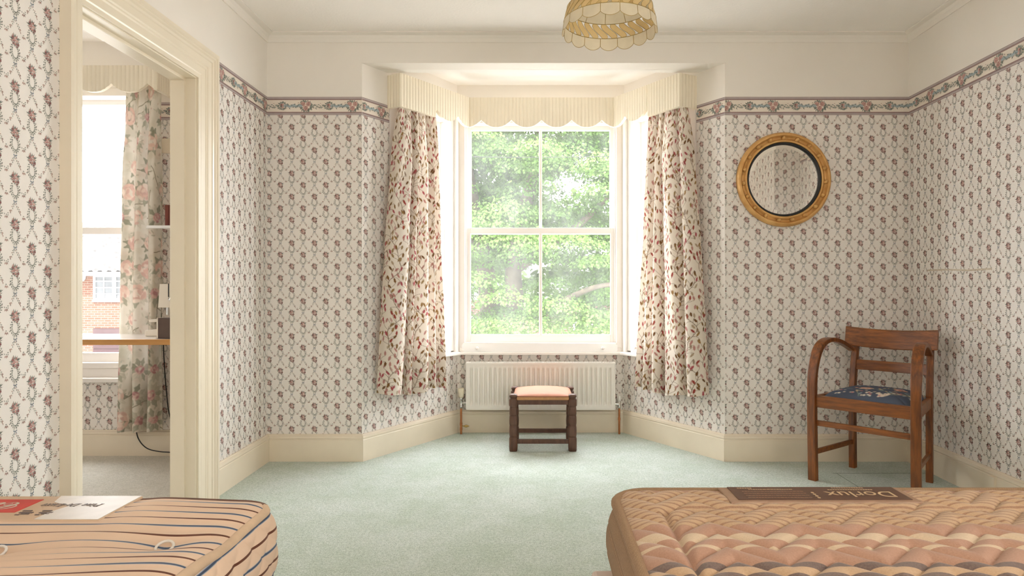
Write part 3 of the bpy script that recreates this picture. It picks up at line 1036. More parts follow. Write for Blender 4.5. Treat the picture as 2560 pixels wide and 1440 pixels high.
pel = empty('pelmet', (.03, 4.5, 2.185), 0, 'scalloped cream pelmet folded round the bay above the curtains', 'pelmet')
PZ, PL = 2.395, 2.185
A_, J_, J2, A2 = (-.850, 4.124), (-.473, 4.670), (.553, 4.670), (.901, 4.124)
Wl, Wr = (-.944, 4.186), (1.0225, 4.196)
LJ = math.hypot(J_[0] - A_[0], J_[1] - A_[1]); LR = math.hypot(J2[0] - A2[0], J2[1] - A2[1])
for pts, pk, st in (((Wl, A_), None, 0), ((A_, J_), LJ - .12, LJ - .345), ((J_, J2), .085, 0), ((J2, A2), .12, 0), ((A2, Wr), None, 0)):
    mb = MB()
    if pts[0] == J2:
        # mirrored side: straight part is at its far end
        A, B = pts
        L = LR
        d = Vector((B[0] - A[0], B[1] - A[1], 0)).normalized()
        pelmet_board(mb, A, (A[0] + d.x * .345, A[1] + d.y * .345), PZ, PL, .12, .208)
        pelmet_board(mb, (A[0] + d.x * .345, A[1] + d.y * .345), B, PZ, PL, None, 1)
    else:
        pelmet_board(mb, pts[0], pts[1], PZ, PL + (.001 if pk is None else 0), pk, .2135 if pts[0] == J_ else .208, st)
    mb.build('pelmet_board' if pk is not None else 'pelmet_return', M['pelmet'], pel, loc=tuple(-pel.location))
pel2 = empty('pelmet', (-2.6, 4.0, 2.2), 0, 'scalloped cream pelmet over the sewing room window', 'pelmet')
mb = MB(); pelmet_board(mb, (-3.42, 3.944), (-2.269, 3.944), 2.38, 2.222, 1.151 - .055, .2155, cusp=.05)
mb.build('pelmet_board', M['pelmet'], pel2, loc=tuple(-pel2.location))
mb = MB(); pelmet_board(mb, (-2.269, 3.944), (-2.269, FO), 2.3795, 2.236, None, 1)
mb.build('pelmet_return', M['pelmet'], pel2, loc=tuple(-pel2.location))

# ------------------------------------------------------------------ radiator
rad = empty('radiator', (.033, 4.69, .18), 0, 'white ribbed radiator under the front bay window', 'radiator')
rb = tuple(-rad.location)
RX0, RX1, RZ0, RZ1, RYf = -.495, .561, .178, .512, 4.690
nx, nz = 721, 26
xs = np.linspace(RX0, RX1, nx); zs = np.concatenate([[RZ0, RZ0 + .012, RZ0 + .03, RZ0 + .038, RZ0 + .046, RZ0 + .054, RZ0 + .062], np.linspace(RZ0 + .075, RZ1 - .075, 10), [RZ1 - .062, RZ1 - .054, RZ1 - .046, RZ1 - .038, RZ1 - .028, RZ1 - .012, RZ1 - .004, RZ1]])
nr = 30
ph = (xs - RX0 - .018) / (RX1 - RX0 - .036) * nr
rib = np.clip(.5 - 1.5 * np.cos(2 * PI * ph), 0, 1) * ((ph > 0) & (ph < nr))
X, Z = np.meshgrid(xs, zs)
blend = np.clip((Z - RZ0 - .034) / .022, 0, 1) * np.clip((RZ1 - .034 - Z) / .022, 0, 1)
Yf = RYf + .016 * rib[None, :] * blend
mb = MB(); mb.grid(np.stack([X, Yf, Z], -1))
mb.build('front_panel', M['radiator'], rad, loc=rb)
mb = MB(); mb.box(RX0 + .01, RX1 - .01, 4.742, 4.752, RZ0, RZ1 - .005)
mb.build('rear_panel', M['radiator'], rad, loc=rb)
mb = MB()
for x0, x1 in ((RX0 - .004, RX0 + .002), (RX1 - .002, RX1 + .004)):
    mb = MB(); mb.box(x0, x1, RYf - .003, 4.755, RZ0 + .004, RZ1 + .003); mb.build('side_cover', M['radiator'], rad, bevel=.002, loc=rb)
mb = MB()
mb.box(RX0, RX1, RYf - .004, RYf + .005, RZ1 - .008, RZ1 + .004); mb.box(RX0, RX1, 4.747, 4.756, RZ1 - .008, RZ1 + .004); mb.box(RX0, RX0 + .03, RYf, 4.75, RZ1 - .004, RZ1 + .003); mb.box(RX1 - .03, RX1, RYf, 4.75, RZ1 - .004, RZ1 + .003)
for k in range(88):
    x = RX0 + .03 + k * (RX1 - RX0 - .06) / 87
    mb.box(x - .0025, x + .0025, RYf + .004, 4.748, RZ1 - .003, RZ1 + .003)
mb.build('top_grille', M['radiator'], rad, loc=rb)
VX = (1152 - 1340) * 4.7 / 1648
mb = MB(); mb.lathe([(0, .268), (.0165, .268), (.0205, .262), (.0205, .245), (.0195, .215), (.018, .20), (.0, .20)], 20, 0, (VX, 4.72, .062)); v_ = None
for k in range(9):
    a = PI + k * PI / 8
    mb.box(VX + .0200 * math.cos(a) - .0016, VX + .0200 * math.cos(a) + .0016, 4.72 + .0200 * math.sin(a) - .0016, 4.72 + .0200 * math.sin(a) + .0016, .295, .329)
v_ = mb.build('thermostat_cap', M['valve'], rad, loc=rb)
mb = MB(); mb.lathe([(.0, .262), (.015, .262), (.015, .250), (.011, .247), (.011, .205), (.013, .203), (.013, .186), (0, .186)], 14, 0, (VX, 4.72, 0))
mb.tube([(VX, 4.72, .222), (RX0 + .004, 4.72, .222)], [.009, .010], 10); mb.lathe([(.0, 0), (.013, 0), (.013, .012), (0, .012)], 6, 0, (VX + .018, 4.72, .222), 'X', False)
mb.build('valve_body', M['steel'], rad, loc=rb)
mb = MB(); mb.tube([(VX, 4.72, .19), (VX, 4.72, -.004)], .0075, 12); mb.lathe([(.0095, 0), (.0095, .02)], 12, 0, (VX, 4.72, .062)); mb.lathe([(.0095, 0), (.0095, .02)], 12, 0, (VX, 4.72, .028))
mb.build('supply_pipe', M['copper'], rad, loc=rb)
mb = MB(); mb.tube([(VX, 4.72, .058), (VX + .03, 4.715, .058)], .004, 8); mb.lathe([(0, 0), (.008, 0), (.0095, .006), (.0095, .018), (.006, .022), (.004, .032), (0, .032)], 10, 0, (VX + .026, 4.715, .058), 'X')
mb.build('drain_cock', M['brass'], rad, loc=rb)
VX2 = (1549 - 1340) * 4.7 / 1648
mb = MB(); mb.tube([(VX2, 4.72, .19), (VX2, 4.72, -.004)], .0075, 12); mb.lathe([(.0095, 0), (.0095, .018)], 12, 0, (VX2, 4.72, .10))
mb.build('return_pipe', M['copper'], rad, loc=rb)
mb = MB(); mb.lathe([(0, .235), (.010, .235), (.010, .205), (.012, .203), (.012, .186), (0, .186)], 12, 0, (VX2, 4.72, 0)); mb.tube([(VX2, 4.72, .214), (RX1 - .004, 4.72, .214)], .010, 10)
mb.build('valve_body', M['steel'], rad, loc=rb)
mb = MB(); mb.lathe([(0, .272), (.009, .272), (.010, .235), (0, .235)], 12, 0, (VX2, 4.72, 0))
mb.build('lockshield_cap', M['metalw'], rad, loc=rb)

# pale board with two pegs on the window board
bd = empty('peg_board', (.03, 4.765, SILL + .004), 0, 'long pale board with two round pegs lying along the bay window board', 'board')
b0 = tuple(-bd.location)
mb = MB()
bx0, bx1 = -.535, .588
prof = [(bx0 + .02, .586), (bx1 - .01, .586), (bx1, .596), (bx1, .632), (bx1 - .015, .644), (bx0 + .03, .652), (bx0 + .008, .645), (bx0, .632), (bx0, .606)]
a = [(x, 4.748 + (z - .586) * .30, z) for x, z in prof]; b = [(x, 4.766 + (z - .586) * .30, z) for x, z in prof]
mb.face(a); mb.face(b[::-1]); mb.grid([a, b], 0, False, closed_u=True)
mb.build('board', M['metalw'], bd, bevel=.003, loc=b0)
for px in (-.425, .480):
    mb = MB(); mb.lathe([(0, -.022), (.010, -.020), (.012, -.012), (.007, -.004), (.011, .004), (0, .006)], 14, 0, (px, 4.752, .612), 'Y')
    mb.build('peg', M['window'], bd, loc=b0)

# ------------------------------------------------------------------ round gilt mirror
mir = empty('mirror', (1.4976, 4.0, 1.704), 0, 'round gilt framed mirror with beads hanging on the floral wall', 'mirror')
mb = MB(); mb.lathe([(.284, -.001), (.286, -.012), (.284, -.022), (.276, -.036), (.268, -.042), (.263, -.040), (.260, -.030), (.253, -.017), (.244, -.017), (.237, -.030), (.230, -.034), (.2255, -.031), (.2235, -.024), (.2235, -.001)], 96, 0, (0, 0, 0), 'Y')
mb.build('frame', M['gilt'], mir)
mb = MB(); mb.lathe([(.2245, -.020), (.222, -.029), (.214, -.026), (.209, -.010), (.209, -.004)], 96, 0, (0, 0, 0), 'Y')
mb.build('ebonised_slip', M['black'], mir)
mb = MB()
mb.lathe([(.0005, -.0105), (.189, -.0105)], 96, 0, (0, 0, 0), 'Y', False); mb.lathe([(.189, -.0105), (.2105, -.0098)], 96, 0, (0, 0, 0), 'Y', False)
mb.build('glass', M['mirror'], mir)
bead = None
for k in range(19):
    a = PI / 2 + .02 + k * 2 * PI / 19
    if bead is None:
        mb = MB(); mb.lathe([(0.0002, -.0225), (.005, -.0208), (.0092, -.0160), (.0118, -.0085), (.0122, -.002), (.0122, .004)], 16, 0, (0, 0, 0), 'Y')
        bead = mb.build('bead', M['gilt'], mir); b_ = bead
    else:
        b_ = bead.copy(); col.objects.link(b_); b_.parent = mir
    b_.location = (.2485 * math.cos(a), -.025, .2485 * math.sin(a))

# ------------------------------------------------------------------ capiz shell lampshade
LC = (.329, 2.95, 2.244)
lamp = empty('pendant_lamp', LC, 0, 'scalloped capiz shell lampshade hanging from the ceiling', 'lamp')
RG = [(0, .205), (.062, .190), (.118, .152), (.165, .104), (.196, .045)]


def rad_at(z):
    if z < 0: return .205 - z * .12
    return float(np.interp(z, [q[0] for q in RG], [q[1] for q in RG]))


def sp(a, z, dr=0.):
    r_ = rad_at(z) + dr
    return (r_ * math.cos(a), r_ * math.sin(a), z)


wires = MB(); WR = .0013
for z, r_ in RG: wires.tube([sp(2 * PI * k / 72, z) for k in range(73)], WR * 1.15, 6, cap=False)
row = MB(); NS = 16
for k in range(NS):
    a0, a1 = 2 * PI * k / NS + .1, 2 * PI * (k + 1) / NS + .1
    fs = np.linspace(0, 1, 13)
    lo = [-.036 - .019 * math.sin(PI * f) ** .7 for f in fs]
    G = [[sp(a0 + (a1 - a0) * f, z * (1 - t)) for f, z in zip(fs, lo)] for t in np.linspace(0, 1, 5)]
    row.grid(G)
    wires.tube(G[0], WR * .8, 6, cap=False); wires.tube([G[0][0], G[-1][0]], WR, 6, cap=False)
row.build('scalloped_shell_row', M['shell'], lamp)
row = MB(); NT_ = 28; pitch = 2 * PI / NT_
for k in range(NT_):
    a0 = k * pitch
    ts = np.linspace(0, 1, 11)
    cen = [a0 + pitch * 1.15 * (3 * t * t - 2 * t ** 3) for t in ts]
    hw = [pitch * .44 * (math.sin(PI * (.06 + .88 * t)) ** .35) for t in ts]
    G = [[sp(c + h * q, .001 + .060 * t) for q in (-1, -.33, .33, 1)] for c, h, t in zip(cen, hw, ts)]
    row.grid(G)
    wires.tube([g[0] for g in G] + [g[3] for g in G][::-1] + [G[0][0]], WR * .7, 5, cap=False)
row.build('twisted_shell_band', M['shella'], lamp)
for nm, z0, z1, n_, mt in (('upper_shell_row', .062, .118, 12, 'shell'), ('dome_shell_row', .118, .196, 12, 'shella')):
    row = MB()
    for k in range(n_):
        aa = np.linspace(2 * PI * k / n_, 2 * PI * (k + 1) / n_, 7)
        row.grid([[sp(a, z) for a in aa] for z in np.linspace(z0, z1, 5)])
        wires.tube([sp(aa[0], z) for z in np.linspace(z0, z1, 5)], WR, 6, cap=False)
    row.build(nm, M[mt], lamp)
wires.build('wire_frame', M['brass'], lamp)
mb = MB(); mb.lathe([(0, .20), (.046, .199), (.046, .203), (.012, .210), (.012, .235), (0, .235)], 20)
mb.build('cap', M['brass'], lamp)
mb = MB(); mb.tube([(0, 0, .23), (0, 0, HC - LC[2] - .02)], .0035, 8); mb.build('cord', M['valve'], lamp)
mb = MB(); mb.lathe([(0, HC - LC[2] - .035), (.018, HC - LC[2] - .035), (.042, HC - LC[2] - .012), (.045, HC - LC[2] + .002)], 24); mb.build('ceiling_rose', M['valve'], lamp)
mb = MB(); mb.lathe([(0, .13), (.016, .13), (.019, .15), (.019, .20)], 16); mb.build('lamp_holder', M['valve'], lamp)
mb = MB(); mb.lathe([(.0002, .045), (.018, .051), (.028, .07), (.029, .085), (.022, .108), (.014, .13)], 20); mb.build('bulb', M['metalw'], lamp)

# ------------------------------------------------------------------ footstool
st = empty('footstool', (.0445, 4.40, 0), 0, 'small dark wooden footstool with a peach padded seat in the bay', 'stool')
SW, SDp = .190, .158                    # half spacing of the legs
LP = [(.0, 0), (.0235, 0), (.0265, .006), (.0275, .030), (.0270, .080), (.0250, .0900), (.0205, .0925), (.0245, .0950), (.0260, .108), (.0265, .130), (.0255, .152), (.0245, .1635), (.0205, .166),
      (.0245, .1685), (.0258, .180), (.0262, .198), (.0255, .216), (.0245, .2275), (.0205, .230), (.0245, .2325), (.0252, .244), (.0254, .262), (.0245, .274), (.0240, .2815), (.0205, .284),
      (.0255, .289), (.0275, .296), (.0275, .330), (.0250, .336), (.0195, .340), (.0195, .343), (.0250, .347), (.0265, .353), (.0250, .360), (.0180, .366), (0.0001, .367)]
leg = None
for sx in (-1, 1):
    for sy in (-1, 1):
        if leg is None:
            mb = MB(); mb.lathe(LP, 28, power=4.5); leg = mb.build('leg', M['stoolwood'], st); o = leg
        else:
            o = leg.copy(); col.objects.link(o); o.parent = st
        o.location = (sx * SW, sy * SDp, 0)
for nm, z0, z1 in (('seat_rail', .298, .330), ('stretcher', .047, .074)):
    for s in (-1, 1):
        dz = 0 if nm == 'seat_rail' else 0
        mb = MB(); mb.box(-SW + .022, SW - .022, s * SDp - .011, s * SDp + .011, z0, z1); mb.build(nm, M['stoolwood'], st, bevel=.003)
        up = .045 if nm == 'stretcher' else 0
        mb = MB(); mb.box(s * SW - .011, s * SW + .011, -SDp + .022, SDp - .022, z0 + up, z1 + up); mb.build(nm, M['stoolwood'], st, bevel=.003)


def pad(hx, hy, z0, z1, crown, e, n=40, notch=0.):
    """puffed pad with rounded corners; returns MB"""
    mb = MB(); P = []
    g = np.linspace(-1, 1, n)
    for b in g:
        r_ = []
        for a in g:
            q = (abs(a) ** e + abs(b) ** e) ** (1 / e) if (a or b) else 0
            m = max(abs(a), abs(b))
            k = m / q if q > 1e-9 else 1
            x, y = hx * a * k, hy * b * k
            h = (1 - abs(a) ** 6) * (1 - abs(b) ** 6)
            c = (1 - a * a) * (1 - b * b)
            r_.append((x, y, z1 - .012 * (1 - max(h, 0) ** .5) + crown * c))
        P.append(r_)
    mb.grid(P)
    ring = P[0] + [P[i][-1] for i in range(1, n)] + P[-1][::-1][1:] + [P[i][0] for i in range(n - 2, 0, -1)]
    mb.grid([[(x * 1.004, y * 1.004, z0) for x, y, z in ring], [(x * 1.012, y * 1.012, z0 + (z - z0) * .55) for x, y, z in ring], ring], 0, True, closed_u=True)
    mb.face([(x, y, z0) for x, y, z in ring][::-1])
    return mb


M['peach'] = plain('peach_leathercloth', (.43, .175, .10, 1), .65, .06, 12, bump=.15, bscale=180)
M['hessian'] = plain('seat_edge_webbing', (.50, .265, .12, 1), .8, .12, 40, bump=.2, bscale=300)
o = pad(SW - .004, SDp + .018, .350, .368, .018, 9).build('seat_pad', M['peach'], st)
mb = MB(); mb.box(-SW + .022, SW - .022, -SDp - .020, SDp + .020, .3285, .349); ed = mb.build('pad_edge', M['hessian'], st, bevel=.004)
tack = None
for k in range(7):
    x = -SW + .05 + k * (2 * SW - .1) / 6
    for sg_ in (-1, 1):
        if tack is None:
            mb = MB(); mb.lathe([(0, -.0025), (.0022, -.0015), (.003, 0), (.002, .001)], 8, 0, (0, 0, 0), 'Y'); tack = mb.build('tack', M['brass'], ed); o = tack
        else:
            o = tack.copy(); col.objects.link(o); o.parent = ed
        o.location = (x, sg_ * (SDp + .0195), .339); o.rotation_euler = (0, 0, 0 if sg_ < 0 else PI)

# ------------------------------------------------------------------ armchair in the corner
chr_ = empty('armchair', (1.516, 3.605, 0), math.atan2(-.725, .688), 'polished wooden armchair with a navy floral seat in the corner', 'armchair')
FW, BWd, CD, INS = .51, .40, .42, .05
FLp, FRp, BLp, BRp = (0, 0), (FW, 0), (INS, CD), (INS + BWd, CD)
lw, lt = .046, .030


def side_vec(s):
    a, b = (FLp, BLp) if s == 0 else (FRp, BRp)
    d = Vector((b[0] - a[0], b[1] - a[1])); return Vector(a), d.normalized(), d.length


ARM = [(0, 0), (-.006, .20), (-.010, .38), (-.009, .52), (-.004, .585), (.010, .640), (.032, .690), (.066, .730), (.110, .752), (.165, .760), (.225, .754), (.290, .738), (.350, .716), (.405, .692)]
for s in (0, 1):
    a, d, L = side_vec(s)
    pts = catmull(ARM, 6)
    i = int(np.argmin(abs(pts[:, 1] - .50) + (pts[:, 0] > .1) * 9))
    w2 = Vector((-d.y, d.x))
    def sweep(P, th, wd):
        mb = MB(); rings = []
        for k in range(len(P)):
            t = P[min(k + 1, len(P) - 1)] - P[max(k - 1, 0)]; t = t / np.linalg.norm(t); nn = np.array([-t[1], t[0]])
            ring = []
            for q, h in ((-.5, -.5), (.5, -.5), (.5, .5), (-.5, .5)):
                p2 = P[k] + nn * q * th(k / (len(P) - 1))
                xy = a + d * p2[0] + w2 * (h * wd(k / (len(P) - 1)))
                ring.append((xy.x, xy.y, p2[1]))
            rings.append(ring)
        mb.grid(rings, 0, False, closed_u=True); mb.face(rings[0][::-1]); mb.face(rings[-1])
        return mb
    sweep(pts[:i + 1], lambda f: .032 - .002 * f, lambda f: .046).build('leg', M['chairwood'], chr_, bevel=.004, seg=3)
    sweep(pts[i:], lambda f: .030 - .010 * f, lambda f: .046 + .010 * math.sin(PI * min(1, f * 1.1)) - .008 * f).build('arm', M['chairwood'], chr_, bevel=.005, seg=3)
    # rear post: straight leg, then leaning back
    pp = catmull([(L, 0), (L - .004, .2), (L - .004, .42), (L + .008, .56), (L + .030, .70), (L + .048, .80)], 6)
    sweep(pp, lambda f: .036 - .006 * f, lambda f: .034).build('leg', M['chairwood'], chr_, bevel=.004, seg=3)
    # side rails
    q0, q1 = a + d * .014, a + d * (L - .014)
    for nm, z0, z1, th in (('seat_rail', .402, .462, .022), ('stretcher', .138, .166, .016)):
        mb = MB(); n_ = w2 * th / 2
        P = [(q0 - n_), (q1 - n_), (q1 + n_), (q0 + n_)]
        mb.hexa([(p.x, p.y, z0) for p in P] + [(p.x, p.y, z1) for p in P]); mb.build(nm, M['railwood'], chr_, bevel=.003)
mb = MB(); mb.box(.020, FW - .020, -.012, .012, .402, .466); mb.build('seat_rail', M['railwood'], chr_, bevel=.003)
mb = MB(); mb.box(INS + .012, INS + BWd - .012, CD - .010, CD + .010, .402, .460); mb.build('seat_rail', M['railwood'], chr_, bevel=.003)
mb = MB(); mb.box(.018, FW - .018, -.002, .016, .300, .330); mb.build('stretcher', M['railwood'], chr_, bevel=.003)


def curved_rail(x0, x1, yb, sag, z0, z1, th, lean, name, bev):
    n = 24; mb = MB(); rings = []
    for k in range(n + 1):
        f = k / n; x = x0 + (x1 - x0) * f; y = yb + sag * (1 - (2 * f - 1) ** 2)
        dz = .014 * (1 - (2 * f - 1) ** 2) * (th > .02); zt = z1 - dz
        rings.append([(x, y - th / 2, z0 - dz), (x, y + th / 2, z0 - dz), (x, y + th / 2 + lean, zt), (x, y - th / 2 + lean, zt)])
    mb.grid(rings, 0, True, closed_u=True); mb.face(rings[0][::-1]); mb.face(rings[-1])
    mb.sm = [False] * len(mb.sm)
    return mb.build(name, M['railwood'], chr_, bevel=bev, seg=3)


curved_rail(INS - .040, INS + BWd + .040, CD - .008, .034, .716, .824, .022, .018, 'backrest', .006)
curved_rail(INS + .010, INS + BWd - .010, CD + .008, .012, .575, .632, .013, .006, 'back_slat', .003)


def seat_print(W, H, r):
    p = Print(W, H, .0022, (.080, .096, .135))
    for _ in range(16):
        x, y, a = r.uniform(0, W), r.uniform(0, H), r.uniform(0, 6.3)
        pts = [(x, y)]
        for i in range(10): a += r.uniform(-.35, .35); pts.append((pts[-1][0] + .014 * math.cos(a), pts[-1][1] + .014 * math.sin(a)))
        c = r.choice([(.42, .29, .16), (.20, .25, .22), (.36, .22, .13)])
        p.stem(pts, .0022, c)
        for q in pts[1::2]:
            p.leaf(q[0], q[1], a + r.uniform(-1.4, 1.4), r.uniform(.022, .045), r.uniform(.007, .012), r.choice([(.50, .40, .26), (.22, .28, .26), (.30, .36, .40), (.42, .30, .18)]))
    for cx, cy, rad, cs in ((.20, .18, .038, [(.55, .28, .20), (.66, .42, .32)]), (.36, .24, .032, [(.60, .38, .30), (.45, .2, .15)]), (.09, .30, .03, [(.5, .22, .18), (.6, .36, .3)]), (.33, .08, .03, [(.6, .5, .4), (.7, .6, .5)])):
        for k in range(18):
            a = r.uniform(0, 6.3); q = rad * math.sqrt(r.random())
            p.blob(cx + q * math.cos(a), cy + q * math.sin(a), rad * .4, rad * .2, a + 1.57, r.choice(cs))
    for _ in range(60):
        cx, cy = r.choice([(.15, .07), (.24, .10), (.28, .07), (.05, .1), (.42, .14), (.2, .28)])
        p.blob(cx + r.uniform(-.05, .05), cy + r.uniform(-.03, .03), .0065, .0055, 0, r.choice([(.72, .66, .55), (.62, .52, .42), (.55, .2, .2)]))
    return p


g = 130
seat = MB(); P = []
for b in np.linspace(-1, 1, g):
    r_ = []
    for a in np.linspace(-1, 1, g):
        f = (b + 1) / 2
        hw = (FW / 2 - .034) * (1 - f) + (BWd / 2 - .004) * f
        q = (abs(a) ** 10 + abs(b) ** 10) ** .1 or 1
        m = max(abs(a), abs(b)) / q if q > 1e-9 else 1
        z = .455 + .052 * ((1 - a ** 4) * (1 - b ** 4)) ** .6
        r_.append((FW / 2 + a * m * hw, .013 + (CD - .022) * (.5 + b * m / 2), z))
    P.append(r_)
seat.grid(P)
so = seat.build('seat_cushion', M['seatcloth'], chr_)
arr = np.array(P)
set_print(so, seat_print(.52, .44, random.Random(9)).sample(arr[..., 0], arr[..., 1]))

# ------------------------------------------------------------------ beds
def stripe_mat(name, ground, dark):
    """ticking: uv.y in metres across the stripes"""
    t = NT(name)
    uv = t.new('ShaderNodeUVMap'); uv.uv_map = 'stripe'
    sx = t.new('ShaderNodeSeparateXYZ'); t.link(uv.outputs[0], sx.inputs[0])
    u = t.math('FRACT', t.math('DIVIDE', sx.outputs[1], .0705))
    g = t.noise(t.coord('Object'), 7, 3)
    gr = t.ramp(g, [(.3, ground), (.7, tuple(min(1, x * 1.09) for x in ground[:3]) + (1,))])
    navy = (.055, .075, .12, 1); brown = (.125, .042, .022, 1); greyb = (.30, .33, .38, 1)
    c = t.ramp(u, [(0, (0, 0, 0, 1)), (.19, (.5, .5, .5, 1)), (.212, (1, 1, 1, 1)), (.270, (.5, .5, .5, 1)), (.292, (0, 0, 0, 1))], 'CONSTANT')
    d = t.ramp(u, [(0, (0, 0, 0, 1)), (.70, (1, 1, 1, 1)), (.785, (0, 0, 0, 1))], 'CONSTANT')
    m1 = t.mix(t.math('GREATER_THAN', c, .25), gr, t.mix(t.math('GREATER_THAN', c, .75), greyb, navy))
    t.base(t.mix(d, m1, brown))
    t.b.inputs['Roughness'].default_value = .85
    t.b.inputs['Specular IOR Level'].default_value = .15
    t.b.inputs['Sheen Weight'].default_value = .1
    return t.m


M['tick'] = stripe_mat('striped_ticking', (.67, .485, .345, 1), None)
M['tape'] = plain('tan_tape_edge', (.60, .43, .285, 1), .85, .1, 20, bump=.2, bscale=250)
M['tapebr'] = plain('brown_tape_edge', (.155, .075, .045, 1), .85, .15, 20, bump=.2, bscale=250)
M['cotton'] = plain('cream_cotton_loop', (.74, .68, .60, 1), .8, .05, 40)
M['divan'] = plain('pale_pink_divan_cloth', (.70, .58, .52, 1), .85, .05, 10)


def set_uv(o, vals):
    me = o.data; uv = me.uv_layers.new(name='stripe')
    li = np.empty(len(me.loops), np.int32); me.loops.foreach_get('vertex_index', li)
    v = np.asarray(vals, np.float32).reshape(-1, 2)[li]
    uv.data.foreach_set('uv', v.ravel())


def rounded(x, y, x0, x1, y0, y1, r):
    """map a point of the rectangle so that its corners become quarter circles"""
    cx = np.where(x < x0 + r, x0 + r, np.where(x > x1 - r, x1 - r, x)); cy = np.where(y < y0 + r, y0 + r, np.where(y > y1 - r, y1 - r, y))
    a, b = (x - cx) / r, (y - cy) / r
    u = a * np.sqrt(np.maximum(0, 1 - b * b / 2)); v = b * np.sqrt(np.maximum(0, 1 - a * a / 2))
    return cx + u * r, cy + v * r


def border_ring(P):
    return np.concatenate([P[0, :], P[1:, -1], P[-1, -2::-1], P[-2:0:-1, 0]])


def mattress_side(ring, z0, ztop, disp, nv=30):
    """ring: n x 3 outline of the top; returns grid rows x n x 3, arc length, v"""
    c = ring.mean(0)
    nxt, prv = np.roll(ring, -1, 0), np.roll(ring, 1, 0)
    t = nxt - prv; t[:, 2] = 0; t /= np.linalg.norm(t, axis=1)[:, None] + 1e-9
    nrm = np.stack([t[:, 1], -t[:, 0], 0 * t[:, 0]], 1)
    sgn = np.sign(((ring - c) * nrm).sum(1).mean()); nrm *= sgn
    s = np.concatenate([[0], np.cumsum(np.linalg.norm(np.diff(ring, axis=0), axis=1))])
    rows = []
    vv = np.linspace(0, 1, nv)
    for v in vv:
        z = ztop + (z0 - ztop) * v
        rows.append(np.stack([ring[:, 0], ring[:, 1], np.full(len(ring), 0.) + z], 1) + nrm * disp(s, v)[:, None])
    return np.array(rows), s, vv


# left: single striped mattress
LX0, LX1, LY0, LY1, LZ = -1.500, -.640, -.25, 1.615, .548
mt = empty('mattress', (-1.08, .7, .34), 0, 'single mattress in tan ticking with navy and brown stripes', 'mattress')
m0 = tuple(-mt.location)
gx = np.linspace(LX0, LX1, 150); gy = np.concatenate([np.linspace(LY0, .85, 24)[:-1], np.linspace(.85, LY1, 140)])
X, Y = np.meshgrid(gx, gy)
Xr, Yr = rounded(X, Y, LX0, LX1, LY0, LY1, .07)
ex = np.minimum(X - LX0, LX1 - X); ey = np.minimum(Y - LY0, LY1 - Y)
Z = LZ - .012 * np.exp(-np.minimum(ex, ey) / .022) 
flat = 1 - 1 / (1 + np.exp((X + .93) / .012)) / (1 + np.exp((1.41 - Y) / .012))
Z = Z + flat * .005 * np.sin(X * 9 + 1) * np.sin(Y * 7)
TUF = [(-.762, 1.352), (-1.085, 1.325), (-1.40, 1.345), (-.92, 1.05), (-1.24, 1.06)]
for tx, ty in TUF:
    rr = np.hypot((X - tx) / 1.6, Y - ty); Z -= .018 * np.exp(-(rr / .035) ** 1.2) + .011 * np.exp(-(np.hypot((X - tx) / 2.4, Y - ty) / .075) ** 2)
Z = Z + flat * .0022 * np.sin((Y + .015 * np.sin(X * 3)) * 2 * PI / .0352) * np.clip(np.minimum(ex, ey) / .05, 0, 1)
Pt = np.stack([Xr, Yr, Z], -1)
mb = MB(); mb.grid(Pt)
o = mb.build('top_panel', M['tick'], mt, loc=m0); set_uv(o, np.stack([X, Y], -1))
ring = border_ring(Pt)
def dispL(s, v):
    q = np.abs(np.sin((s + .20 * v) * PI / .088)) ** .28 * np.abs(np.sin((s - .20 * v) * PI / .088)) ** .28
    return .008 + .014 * math.sin(PI * v) + .008 * q * min(1, v * 9) * min(1, (1 - v) * 9)
# finer ring for the quilting
sc = np.concatenate([[0], np.cumsum(np.linalg.norm(np.diff(np.vstack([ring, ring[:1]]), axis=0), axis=1))])
sn = np.linspace(0, sc[-1], 1300, endpoint=False); rc = np.vstack([ring, ring[:1]])
rf = np.stack([np.interp(sn, sc, rc[:, k]) for k in range(3)], 1)
rows, s_, vv = mattress_side(rf, .345, LZ - .022, dispL, 40)
mb = MB(); mb.grid(rows, closed_u=True)
o = mb.build('side_panel', M['tick'], mt, loc=m0)
set_uv(o, np.stack(np.broadcast_arrays(s_[None, :], (vv * .185 + .012)[:, None]), -1))
mb = MB()
rim = [tuple(p + np.array([0, 0, -.006])) for p in rf[::4]]
n_ = len(rim)
mb.tube(rim + [rim[0]], .0115, 8, cap=False)
far = np.array([p[1] > LY1 - .035 for p in rim])
tape = mb.build('piping', [M['tape'], M['tapebr']], mt, loc=m0)
mi = []
for k in range(n_): mi += [1 if far[k] else 0] * 8
tape.data.polygons.foreach_set('material_index', mi[:len(tape.data.polygons)])
for k, (tx, ty) in enumerate(TUF):
    mb = MB(); mb.tube([(tx + .017 * math.cos(a), ty + .014 * math.sin(a), LZ - .021 + .007 * math.sin(a)) for a in np.linspace(0, 2 * PI, 20)], .0028, 8, cap=False)
    mb.lathe([(0, .002), (.008, .001), (.010, -.004)], 12, 0, (tx, ty, LZ - .032)); mb.build('tuft', M['cotton'], mt, loc=m0)


